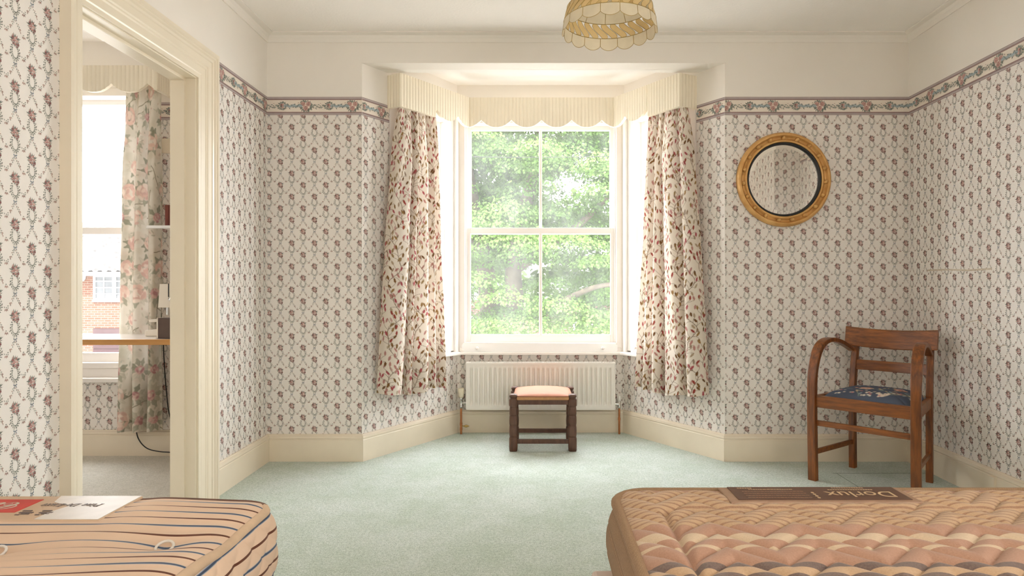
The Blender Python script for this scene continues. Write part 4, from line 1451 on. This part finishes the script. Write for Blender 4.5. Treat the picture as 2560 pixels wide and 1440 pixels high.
def lettering(body, size, mat, name, parent, origin, ang, sx=1., shear=0., depth=.00015):
    """words set as flat letters, baseline starting at origin, turned by ang about z"""
    cu = bpy.data.curves.new('words', 'FONT'); cu.body = body; cu.size = size; cu.shear = shear; cu.extrude = depth
    tmp = bpy.data.objects.new('words', cu); col.objects.link(tmp)
    bpy.context.view_layer.update()
    me = bpy.data.meshes.new_from_object(tmp.evaluated_get(bpy.context.evaluated_depsgraph_get()))
    bpy.data.objects.remove(tmp)
    me.transform(Matrix.Translation(Vector(origin)) @ Matrix.Rotation(ang, 4, 'Z') @ Matrix.Scale(sx, 4, (1, 0, 0)))
    me.materials.clear(); me.materials.append(mat)
    o = bpy.data.objects.new(name, me); col.objects.link(o); o.parent = parent
    return o


# paper label under a clear film on the left mattress
M['lab'] = plain('tan_label_cloth', (.60, .43, .29, 1), .6, .04, 10)
M['film'] = plain('film_pale_reflection', (.72, .66, .60, 1), .5, .05, 25, bump=.1, bscale=60)  # plastic film, its white reflection put into the base colour
M['red'] = plain('red_label_print', (.60, .035, .02, 1), .5, .08, 20)
M['ink'] = plain('grey_brown_ink', (.16, .12, .11, 1), .7, .1, 50)
M['inkp'] = plain('pale_ink', (.62, .55, .45, 1), .7, .1, 50)
zt = LZ + .0022
lb = MB(); lb.box(-1.46, -.957, 1.443, 1.606, LZ - .004, zt)
lab = lb.build('label_patch', M['lab'], mt, bevel=.002, loc=m0); tag(lab, 'tan label patch with a red panel')
mb = MB(); mb.prism([(-1.10, 1.445), (-.960, 1.4445), (-.960, 1.604), (-1.155, 1.604), (-1.14, 1.56), (-1.085, 1.53), (-1.10, 1.49)], zt, zt + .0012); mb.build('film_strip', M['film'], lab)
mb = MB(); mb.prism([(-1.42, 1.490), (-1.178, 1.490), (-1.178, 1.578), (-1.42, 1.578)], zt, zt + .001); mb.build('red_panel', M['red'], lab)
lettering('\U0001d4d2\U0001d4f8\U0001d4f6\U0001d4ef\U0001d4f2', .075, M['inkp'], 'script_lettering', lab, (-1.195, 1.555, zt + .0014), PI, .95)
lettering('\U0001d477\U0001d48a\U0001d48f\U0001d486 \U0001d46b\U0001d486-\U0001d473\U0001d496\U0001d499\U0001d486', .030, M['ink'], 'lettering', lab, (-1.012, 1.545, zt + .0018), PI, .84)
for cx in (-1.15, -1.105):
    mb = MB()
    for dx, dy, w, h in ((0, 0, .030, .006), (-.006, .012, .020, .005), (.004, -.009, .018, .004), (-.010, -.014, .009, .004)): mb.box(cx + dx - w / 2, cx + dx + w / 2, 1.487 + dy - h / 2, 1.487 + dy + h / 2, zt, zt + .0015)
    mb.build('crest_print', M['ink'], lab)


def bed_base(name_label, x0, x1, y0, y1, z0, z1):
    r_ = empty('bed_base', ((x0 + x1) / 2, (y0 + y1) / 2, 0), 0, name_label, 'bed base')
    bk = tuple(-r_.location)
    mb = MB(); mb.box(x0, x1, y0, y1, z0, z1); mb.build('box', M['divan'], r_, bevel=.012, seg=3, loc=bk)
    for x in (x0 + .08, x1 - .08):
        for y in (y0 + .1, y1 - .1):
            mb = MB(); mb.lathe([(0, 0), (.022, 0), (.024, .02), (.016, .03), (.016, z0 + .005), (0, z0 + .005)], 12, 0, (x, y, 0)); mb.build('castor', M['black'], r_, loc=bk)
    return r_


bed_base('low divan base under the striped mattress', -1.525, -.655, -.25, 1.60, .07, .344)
bed_base('pale pink divan base under the zigzag quilted mattress', .135, 1.54, -.20, 1.62, .07, .366)

# right: quilted double mattress
RX0_, RX1_, RY0_, RY1_, RZ_ = .192, 1.535, -.20, 1.668, .556


def zigzag_mat():
    t = NT('zigzag_quilted_damask')
    uv = t.new('ShaderNodeUVMap'); uv.uv_map = 'stripe'
    sx = t.new('ShaderNodeSeparateXYZ'); t.link(uv.outputs[0], sx.inputs[0])
    u = t.math('FRACT', t.math('DIVIDE', sx.outputs[1], .66))
    tan, tan2, pink, cream, dark = (.53, .345, .20, 1), (.34, .185, .105, 1), (.43, .23, .15, 1), (.63, .48, .32, 1), (.13, .085, .075, 1)
    seq = [(1.03, tan), (1.05, dark), (1.075, tan), (1.10, cream), (1.125, dark), (1.156, tan), (1.1776, dark), (1.1997, pink), (1.2676, cream), (1.278, pink), (1.3076, cream), (1.339, pink), (1.389, tan), (1.63, pink)]
    st = [((y - 1.03) / .66, c) for y, c in seq]
    base = t.ramp(u, st, 'CONSTANT')
    v2 = t.math('FRACT', t.math('DIVIDE', sx.outputs[1], .0155))
    thin = t.math('MULTIPLY', t.math('LESS_THAN', v2, .30), t.math('GREATER_THAN', u, .545))
    c = t.mix(thin, base, tan2)
    gq = t.noise(t.coord(), 300, 2)
    t.base(t.mix(.12, c, t.ramp(gq, [(.3, (.2, .12, .07, 1)), (.7, (.75, .55, .38, 1))])))
    t.b.inputs['Roughness'].default_value = .6
    t.b.inputs['Specular IOR Level'].default_value = .3
    t.b.inputs['Sheen Weight'].default_value = .15
    return t.m


def weave_mat():
    t = NT('brown_woven_border')
    uv = t.new('ShaderNodeUVMap'); uv.uv_map = 'stripe'
    mp = t.new('ShaderNodeMapping'); t.link(uv.outputs[0], mp.inputs['Vector'])
    br = t.new('ShaderNodeTexBrick'); br.inputs['Scale'].default_value = 1
    br.inputs['Brick Width'].default_value = .0045; br.inputs['Row Height'].default_value = .0030; br.inputs['Mortar Size'].default_value = .0005
    br.inputs['Color1'].default_value = (.40, .255, .14, 1); br.inputs['Color2'].default_value = (.33, .205, .11, 1); br.inputs['Mortar'].default_value = (.24, .14, .075, 1)
    t.link(mp.outputs[0], br.inputs['Vector'])
    t.base(br.outputs['Color']); t.b.inputs['Roughness'].default_value = .8
    t.bump(br.outputs['Fac'], -.3, .002)
    return t.m


M['zig'] = zigzag_mat(); M['weave'] = weave_mat()
mr = empty('mattress', (.86, .73, .366), 0, 'double mattress with zigzag quilting in peach, cream and brown', 'mattress')
m0 = tuple(-mr.location)
gx = np.concatenate([np.linspace(RX0_, 1.34, 330)[:-1], np.linspace(1.34, RX1_, 30)]); gy = np.concatenate([np.linspace(RY0_, .9, 26)[:-1], np.linspace(.9, RY1_, 250)])
X, Y = np.meshgrid(gx, gy)
Xr, Yr = rounded(X, Y, RX0_, RX1_, RY0_, RY1_, .09)
PER, AMP, PIT = .183, .088, .068
tri = lambda x: 2 * np.abs(2 * (x / PER - np.floor(x / PER + .5))) - 1
q = (Y - AMP / 2 * tri(X - .095) - .02) / PIT
H = .0145 * np.abs(np.sin(PI * q)) ** .42
# frame seam a hand's width in from the edge
sx_, sy_ = np.minimum(X - (RX0_ + .098), (RX1_ - .098) - X), np.minimum(Y - (RY0_ + .16), (RY1_ - .165) - Y)
cr = .035
dcx, dcy = np.maximum(cr - sx_, 0), np.maximum(cr - sy_, 0)
din = np.where((dcx > 0) & (dcy > 0), cr - np.hypot(dcx, dcy), np.minimum(sx_, sy_))
H = H * (1 - .95 * np.exp(-(np.abs(din) / .010) ** 1.3)) - .004 * np.exp(-(np.abs(din) / .006) ** 2)
e = np.minimum(np.minimum(X - RX0_, RX1_ - X), np.minimum(Y - RY0_, RY1_ - Y))
lm = 1 / (1 + np.exp((np.maximum(np.maximum(.455 - X, X - .905), np.maximum(1.54 - Y, Y - 1.70)) - .004) / .006))
H = (H * (1 - lm) + .008 * lm) * np.clip(e / .05, 0, 1) ** .7
Z = RZ_ - .010 - .008 * np.exp(-e / .02) + H
mb = MB(); Pt = np.stack([Xr, Yr, Z], -1); mb.grid(Pt)
o = mb.build('top_panel', M['zig'], mr, loc=m0)
set_uv(o, np.stack([X, Y - 1.03], -1))
ring = border_ring(Pt)
sc = np.concatenate([[0], np.cumsum(np.linalg.norm(np.diff(np.vstack([ring, ring[:1]]), axis=0), axis=1))])
sn = np.linspace(0, sc[-1], 700, endpoint=False); rc = np.vstack([ring, ring[:1]])
rf = np.stack([np.interp(sn, sc, rc[:, k]) for k in range(3)], 1)
rows, s_, vv = mattress_side(rf, .367, RZ_ - .030, lambda s, v: .002 + .022 * math.sin(PI * min(1, v * 1.05)) ** .6 - .004 * math.exp(-((v - .25) / .02) ** 2) - .004 * math.exp(-((v - .62) / .02) ** 2) + 0 * s, 40)
mb = MB(); mb.grid(rows, closed_u=True); o = mb.build('side_panel', M['weave'], mr, loc=m0)
set_uv(o, np.stack(np.broadcast_arrays(s_[None, :], (vv * .16)[:, None]), -1))
rim = [tuple(p + np.array([0, 0, .001])) for p in rf[::3]]
mb = MB(); mb.tube(rim + [rim[0]], .0125, 10, cap=False); o = mb.build('piping', M['weave'], mr, loc=m0)
L_ = np.repeat(np.arange(len(rim) + 1) * (float(sc[-1]) * 3 / 700), 10); W_ = np.tile(np.arange(10) * .008, len(rim) + 1)
set_uv(o, np.stack([L_, W_], -1))
# brown woven label
M['brn'] = plain('brown_woven_label', (.105, .045, .024, 1), .45, .08, 40, bump=.08, bscale=300)
M['brn2'] = plain('label_binding', (.36, .22, .14, 1), .6, .1, 40)
M['gold'] = plain('gold_label_thread', (.60, .43, .25, 1), .5, .06, 40)
M['goldd'] = plain('dull_label_thread', (.30, .17, .10, 1), .5, .06, 40)
zt = RZ_ + .0030
mb = MB(); mb.box(.455, .905, 1.540, 1.653, RZ_ - .006, zt - .0015)
lab = mb.build('label_patch', M['brn2'], mr, bevel=.003, loc=m0); tag(lab, 'brown woven label with gold lettering')
mb = MB(); mb.box(.478, .888, 1.554, 1.650, zt - .002, zt); mb.build('label_face', M['brn'], lab)
lettering('Dorlux', .058, M['gold'], 'lettering', lab, (.868, 1.612, zt + .0003), PI, .98)
lettering('\u2022\u2022\u2022\u2022', .03, M['gold'], 'dots', lab, (.683, 1.56, zt + .0003), PI / 2, 1.2)
for k in range(5):
    mb = MB(); r_ = random.Random(k); x = .505 + .02 * (k == 4)
    while x < .655 - .03 * (k == 4):
        w = r_.uniform(.003, .009); mb.box(x, x + w, 1.567 + k * .0155, 1.5702 + k * .0155, zt, zt + .0003); x += w + .0015
    mb.build('fine_print', M['goldd'] if k < 4 else M['gold'], lab)
for x0, x1, y in ((.72, .83, 1.626), (.735, .815, 1.640), (.50, .535, 1.638)):
    mb = MB(); x = x0
    while x < x1: mb.box(x, x + .0045, y, y + .004, zt, zt + .0003); x += .0062
    mb.build('fine_print', M['gold'], lab)

# ------------------------------------------------------------------ sewing room things
wt = empty('worktop', (-2.7, 3.8, .742), 0, 'pine edged white worktop under the sewing room window', 'worktop')
wb_ = tuple(-wt.location)
mb = MB(); mb.box(-4.2, -1.78, 3.575, 3.972, .744, .7725); mb.build('top', M['desktop'], wt, loc=wb_)
mb = MB(); mb.box(-4.2, -1.78, 3.560, 3.575, .742, .7725); mb.build('front_edge', M['deskwood'], wt, bevel=.002, loc=wb_)
for x in (-4.0, -1.86):
    mb = MB(); mb.box(x - .025, x + .025, 3.62, 3.67, 0, .744); mb.build('leg', M['deskwood'], wt, loc=wb_)

sm = empty('sewing_machine', (-2.215, 3.85, .7725), 0, 'cream sewing machine on the worktop by the door jamb', 'sewing machine')
M['machine'] = plain('cream_enamel', (.80, .73, .63, 1), .35, .03, 8)
mb = MB(); mb.box(-.02, .34, -.085, .085, 0, .036); mb.build('base', M['machine'], sm, bevel=.006)
mb = MB(); mb.box(-.015, .10, -.055, .055, .080, .095); mb.box(.045, .10, -.05, .05, .03, .082); mb.build('free_arm', M['machine'], sm, bevel=.004)
pr = [(.040, .165), (.048, .300), (.34, .300), (.34, .036), (.24, .036), (.24, .190), (.130, .165)]
mb = MB(); a = [(x, -.055, z) for x, z in pr]; b = [(x, .055, z) for x, z in pr]; mb.grid([a, b], 0, False, closed_u=True)
for P in (a, b):
    mb.face([P[0], P[1], P[2], P[5], P[6]]); mb.face([P[2], P[3], P[4], P[5]])
mb.build('head', M['machine'], sm, bevel=.006)
mb = MB(); mb.box(.098, .103, -.058, -.055, .225, .302); mb.build('thread_slot', M['black'], sm)
mb = MB(); mb.lathe([(.0, -.012), (.013, -.011), (.015, -.004), (.015, .004)], 16, 0, (.118, -.058, .215), 'Y'); mb.build('tension_dial', M['steel'], sm)
mb = MB(); mb.box(.140, .20, -.058, -.054, .236, .292); mb.build('red_stitch_panel', M['red'], sm, bevel=.002)
mb = MB(); mb.lathe([(.0035, .095), (.0035, .17)], 8, 0, (.118, -.02, 0)); mb.lathe([(.006, .12), (.006, .17)], 8, 0, (.075, -.02, 0)); mb.box(.105, .131, -.032, -.01, .096, .099); mb.build('needle_bar', M['steel'], sm)
M['brownp'] = plain('dark_brown_card', (.10, .06, .045, 1), .6, .1, 20)
bxr = empty('open_box', (-2.075, 3.615, .7725), R(-8), 'small dark open box at the front of the worktop', 'box')
mb = MB(); mb.box(0, .16, 0, .006, 0, .112); mb.box(0, .16, .10, .106, 0, .112); mb.box(0, .16, 0, .106, 0, .006); mb.box(0, .16, 0, .106, .106, .112); mb.box(.15, .16, 0, .106, 0, .112); mb.build('shell', M['brownp'], bxr, bevel=.002)
mb = MB()
for y0, y1, z0, z1 in ((-.003, .007, 0, .114), (.099, .109, 0, .114), (-.003, .109, -.0, .008), (-.003, .109, .106, .114)): mb.box(-.004, .003, y0, y1, z0, z1)
mb.build('pale_rim', M['machine'], bxr)
mb = MB(); mb.prism([(-2.27, FO - .002), (-2.27, FO - .125), (-2.36, FO - .130), (-2.335, FO - .17), (-1.84, FO - .17), (-1.84, FO - .002)], 1.408, 1.424)
sh = mb.build('shelf', M['metalw'], bevel=.002); tag(sh, 'small white wall shelf beside the peony curtain', 'shelf')
mb = MB(); mb.box(-.06, .06, -.01, .01, 0, .125)
fr_ = empty('picture_frame', (-2.205, 4.03, 1.4245), R(20), 'red brown picture frame standing on the white wall shelf', 'picture frame')
mb = MB()
for x0, x1, z0, z1 in ((-.055, -.037, 0, .13), (.037, .055, 0, .13), (-.037, .037, 0, .018), (-.037, .037, .112, .13)): mb.box(x0, x1, -.008, .008, z0, z1)
M['redwood'] = plain('red_brown_wood', (.17, .035, .02, 1), .35, .15, 20)
mb.build('frame', M['redwood'], fr_, bevel=.002)
mb = MB(); mb.box(-.038, .038, -.002, .006, .016, .114); mb.build('backing', M['redwood'], fr_)
for nm_l, pts in (('black cable hanging below the worktop beside the peony curtain', [(-2.318, 4.10, .742), (-2.312, 4.098, .60), (-2.296, 4.096, .40), (-2.27, 4.094, .24), (-2.20, 4.09, .14), (-2.05, 4.075, .09)]),
                  ('black cable looping down from the peony curtain hem', [(-2.475, 4.085, .26), (-2.475, 4.083, .16), (-2.452, 4.080, .10), (-2.405, 4.076, .057), (-2.34, 4.072, .040), (-2.26, 4.07, .034), (-2.05, 4.06, .030)])):
    mb = MB(); mb.tube([tuple(p) for p in catmull(pts, 8)], .0035, 8)
    tag(mb.build('power_cable', M['black']), nm_l, 'cable')

# small dark marks and threads left on the carpet are part of the carpet's wear
# ------------------------------------------------------------------ outside
G0 = -3.1
M['paving'] = plain('pale_street_paving', (.40, .39, .37, 1), .9, .15, 2, bump=.3, bscale=30)  # pale paving, tone raised to bounce daylight up to the ceilings
mb = MB(); mb.box(-45, 45, 5.6, 60, G0 - .3, G0); tag(mb.build('ground', M['paving']), 'street below the windows', 'street', kind='structure')


def brick_mat():
    t = NT('red_brickwork')
    br = t.new('ShaderNodeTexBrick'); br.inputs['Scale'].default_value = 1
    br.inputs['Brick Width'].default_value = .225; br.inputs['Row Height'].default_value = .075; br.inputs['Mortar Size'].default_value = .007
    br.inputs['Color1'].default_value = (.17, .075, .05, 1); br.inputs['Color2'].default_value = (.21, .10, .07, 1); br.inputs['Mortar'].default_value = (.27, .24, .20, 1)
    mp = t.new('ShaderNodeMapping'); mp.inputs['Rotation'].default_value = (R(90), 0, 0); t.link(t.coord(), mp.inputs['Vector']); t.link(mp.outputs[0], br.inputs['Vector'])
    t.base(br.outputs['Color']); t.b.inputs['Roughness'].default_value = .9
    return t.m


M['brick'] = brick_mat()
M['tile'] = plain('grey_brown_roof_tile', (.07, .065, .062, 1), .8, .3, 3)
M['wpvc'] = plain('white_window_plastic', (.62, .62, .62, 1), .35, .02, 5)
M['dglass'] = plain('dim_window_glass', (.16, .17, .18, 1), .1, .2, 3)
M['maroon'] = plain('maroon_garage_door', (.065, .032, .036, 1), .5, .1, 5)


def house(label, x0, x1, yf, zeave, zridge, depth, windows, doors, eave_off=.35, tiles=True, group=None):
    h = empty('house', ((x0 + x1) / 2, yf, G0), 0, label, 'house')
    bk = tuple(-h.location)
    mb = MB(); mb.box(x0, x1, yf, yf + depth, G0, zeave)
    ym = yf + depth / 2
    for x in (x0, x1): mb.face([(x, yf, zeave), (x, yf + depth, zeave), (x, ym, zridge)])
    mb.build('walls', M['brick'], h, loc=bk)
    mb = MB()
    nu, nvv = int((x1 - x0) / .075), 46
    us = np.linspace(x0 - .2, x1 + .2, nu)
    for sgn in (1, -1):
        rows = []
        yb = yf - eave_off if sgn > 0 else yf + depth + eave_off
        for k in range(nvv):
            f = k / (nvv - 1); st = math.floor(f * 23) / 23
            for ff, dz in ((f, .035),) if True else ():
                z = (zeave - .12) + (zridge - zeave + .12) * f + .035 * (1 - (f * 23 - math.floor(f * 23)))
                rows.append(np.stack([us, np.full(nu, yb + (ym - yb) * f), z + .028 * np.sin(us * 2 * PI / .30)], -1))
        mb.grid(rows, 0, False)
    mb.build('roof', M['tile'], h, loc=bk)
    mb = MB(); mb.box(x0 - .2, x1 + .2, yf - eave_off - .08, yf - eave_off + .04, zeave - .24, zeave - .10); mb.box(x0 - .2, x1 + .2, yf - eave_off, yf + .02, zeave - .22, zeave - .16)
    mb.build('gutter', M['wpvc'], h, loc=bk)
    for wx0, wx1, wz0, wz1, nc, nr_ in windows:
        mb = MB(); t_ = .07
        for a, b, c, d in ((wx0, wx0 + t_, wz0, wz1), (wx1 - t_, wx1, wz0, wz1), (wx0 + t_, wx1 - t_, wz0, wz0 + t_), (wx0 + t_, wx1 - t_, wz1 - t_, wz1), ((wx0 + wx1) / 2 - .06, (wx0 + wx1) / 2 + .06, wz0 + t_, wz1 - t_), (wx0 - .03, wx1 + .03, wz0 - .07, wz0)):
            mb.box(a, b, yf - .06, yf + .01, c, d)
        for k in range(1, nc):
            x = wx0 + (wx1 - wx0) * k / nc; mb.box(x - .018, x + .018, yf - .045, yf, wz0, wz1)
        for k in range(1, nr_):
            z = wz0 + (wz1 - wz0) * k / nr_; mb.box(wx0 + t_, wx1 - t_, yf - .042, yf, z - .018, z + .018)
        w = mb.build('window_frame', M['wpvc'], h, loc=bk)
        mb = MB(); mb.box(wx0 + .02, wx1 - .02, yf - .02, yf - .015, wz0 + .02, wz1 - .02); mb.build('pane', M['dglass'], w)
    for dx0, dx1, dz0, dz1 in doors:
        mb = MB(); mb.box(dx0, dx1, yf - .04, yf + .01, dz0, dz1)
        n = 8
        for k in range(n): mb.box(dx0, dx1, yf - .055, yf - .03, dz0 + (dz1 - dz0) * k / n + .02, dz0 + (dz1 - dz0) * (k + 1) / n - .02)
        mb.build('garage_door', M['maroon'], h, loc=bk)
    return h, bk


h1, bk1 = house('brick house with a tiled roof across the street, left of the curtain', -19.5, -9.0, 22, 1.62, 3.55, 9,
                [(-14.75, -13.35, .58, 1.42, 4, 4), (-18.4, -16.8, .58, 1.42, 4, 4), (-12.0, -10.6, .58, 1.42, 4, 4)], [(-14.75, -12.4, G0, -.36), (-18.6, -16.2, G0, -.36)])
mb = MB(); mb.lathe([(0, -.09), (.15, -.09), (.19, -.05), (.19, 0), (0, 0)], 18, 0, (-15.20, 22, 1.38), 'Y', power=2.5); mb.build('alarm_box', M['wpvc'], h1, loc=bk1)
house('brick house half hidden behind the tree', -6.5, 9.5, 25, .75, 2.4, 9, [(-3.2, -1.9, -1.2, -.1, 2, 2), (1.4, 2.8, -1.2, -.1, 2, 2), (4.6, 6, -1.2, -.1, 2, 2)], [])

# overhead wire
mb = MB(); mb.tube([tuple(p) for p in catmull([(-14, 9, 3.5), (-7, 9.4, 3.30), (-4.9, 9.5, 3.10), (0, 9.7, 2.95), (6, 9.9, 3.2)], 8)], .005, 6)
tag(mb.build('overhead_wire', M['black']), 'thin black overhead wire crossing outside the windows', 'wire')

# leafy tree
M['bark'] = plain('tree_bark', (.15, .12, .09, 1), .9, .3, 4, bump=.5, bscale=14)


def foliage_mat():
    t = NT('tree_leaves')
    at = t.new('ShaderNodeVertexColor'); at.layer_name = 'tint'
    t.base(at.outputs[0]); t.b.inputs['Roughness'].default_value = .55; t.b.inputs['Specular IOR Level'].default_value = .3
    tl = t.new('ShaderNodeBsdfTranslucent'); t.link(t.mix(.5, at.outputs[0], (.30, .42, .06, 1)), tl.inputs['Color'])
    mx = t.new('ShaderNodeMixShader'); mx.inputs[0].default_value = .35
    t.link(t.b.outputs[0], mx.inputs[1]); t.link(tl.outputs[0], mx.inputs[2]); t.link(mx.outputs[0], t.n['Material Output'].inputs['Surface'])
    return t.m


M['leaves'] = foliage_mat()
tree = empty('tree', (.2, 13.2, G0), 0, 'big leafy green tree outside the front bay window', 'tree')
tb = tuple(-tree.location)
def limb(name, pts, r0, r1):
    P = catmull(pts, 7); n = len(P)
    mb = MB(); mb.tube([tuple(p) for p in P], [r0 + (r1 - r0) * k / (n - 1) for k in range(n)], 12); return mb.build(name, M['bark'], tree, loc=tb)
limb('trunk', [(-.35, 13.2, G0 - .1), (-.55, 13.1, -1.2), (-.85, 13.0, .3), (-1.0, 12.9, 1.4), (-1.3, 12.8, 3.0), (-1.6, 12.8, 5)], .30, .10)
limb('branch', [(-.45, 13.1, -1.8), (-.42, 12.9, -.4), (-.40, 12.8, .6), (-.42, 12.7, 1.6), (-.1, 12.6, 3.0), (.2, 12.6, 4.6)], .24, .09)
limb('branch', [(-.85, 13.0, .2), (-1.3, 12.3, .15), (-2.0, 11.8, .35), (-2.8, 11.5, .7)], .09, .03)
limb('branch', [(-.42, 12.9, .5), (.4, 12.2, .75), (1.1, 11.6, 1.05), (1.9, 11.2, 1.1)], .08, .025)
limb('branch', [(-.40, 12.8, .1), (.3, 12.2, -.1), (.7, 11.8, .1)], .07, .02)
limb('branch', [(-.35, 12.7, 1.4), (.8, 12.4, 2.2), (1.8, 12.2, 3.2)], .10, .03)
cen = []
while len(cen) < 430:
    p = nrg.uniform(-1, 1, 3)
    q = p * np.array([3.6, 1.5, 2.9]) + np.array([.3, 12.6, 3.0])
    if q[2] < .15: continue
    cen.append(q)
while len(cen) < 700:
    p = nrg.uniform(-1, 1, 3); d = np.linalg.norm(p)
    if d > 1 or d < .5: continue
    q = p * np.array([5.6, 3.0, 4.6]) + np.array([.2, 14.0, 4.4])
    if q[2] < .9: continue
    cen.append(q)
cen = np.array(cen)
low = np.stack([nrg.uniform(-3.4, 3.6, 46), nrg.uniform(11.0, 12.6, 46), nrg.uniform(.05, .7, 46)], 1)
lx = (low[:, 0] + .95); low = low[~((np.abs(low[:, 0] + 1.55) < .45) & (low[:, 2] < .65))]
back = np.stack([nrg.uniform(-5.5, 6, 330), nrg.uniform(14.2, 16.0, 330), nrg.uniform(.6, 7.6, 330)], 1)
cen = np.vstack([cen, low, back])
VV, CC = [], []
shape = np.array([(0, 0), (.50, .35), (.46, .70), (0, 1.25), (-.46, .70), (-.50, .35)])
nl = 0
for c in cen:
    far = c[1] > 14.1
    rr = nrg.uniform(.38, .72); n = int((150 if far else 720) * rr)
    tone = nrg.uniform(.75, 1.25)
    p = nrg.normal(size=(n, 3)); p /= np.linalg.norm(p, axis=1)[:, None]
    p[:, 2] = np.abs(p[:, 2]) * .75 - .18
    pos = c + p * rr * nrg.uniform(.55, 1.0, (n, 1)) * np.array([1.15, 1.0, .75])
    nor = p * .8 + nrg.normal(size=(n, 3)) * .45 + np.array([0, -.35, .55]); nor /= np.linalg.norm(nor, axis=1)[:, None]
    dn = np.array([0, 0, -1.]) + nrg.normal(size=(n, 3)) * .5 + p * .5
    ax = dn - nor * (dn * nor).sum(1)[:, None]; ax /= np.linalg.norm(ax, axis=1)[:, None]
    bx = np.cross(nor, ax)
    s_l = nrg.uniform(.030, .050, n) * (3.6 if far else 1)
    V = pos[:, None] + s_l[:, None, None] * (bx[:, None] * shape[None, :, :1] + ax[:, None] * shape[None, :, 1:] - nor[:, None] * (shape[None, :, :1] ** 2) * .3)
    VV.append(V.reshape(-1, 3)); nl += n
    t = nrg.uniform(.8, 1.2, (n, 1)) * tone
    CC.append(np.repeat(np.array([.118, .225, .050]) * t + nrg.uniform(0, .015, (n, 1)), 6, axis=0))
V = np.vstack(VV)
me = bpy.data.meshes.new('foliage'); me.vertices.add(nl * 6); me.loops.add(nl * 6); me.polygons.add(nl)
me.vertices.foreach_set('co', V.astype(np.float32).ravel()); me.loops.foreach_set('vertex_index', np.arange(nl * 6, dtype=np.int32))
me.polygons.foreach_set('loop_start', np.arange(0, nl * 6, 6, dtype=np.int32)); me.update(calc_edges=True); me.materials.append(M['leaves'])
fo = bpy.data.objects.new('foliage', me); col.objects.link(fo); fo.parent = tree; fo.location = tb
at = me.attributes.new('tint', 'FLOAT_COLOR', 'POINT')
cc = np.ones((len(V), 4), np.float32); cc[:, :3] = np.vstack(CC); at.data.foreach_set('color', cc.ravel())
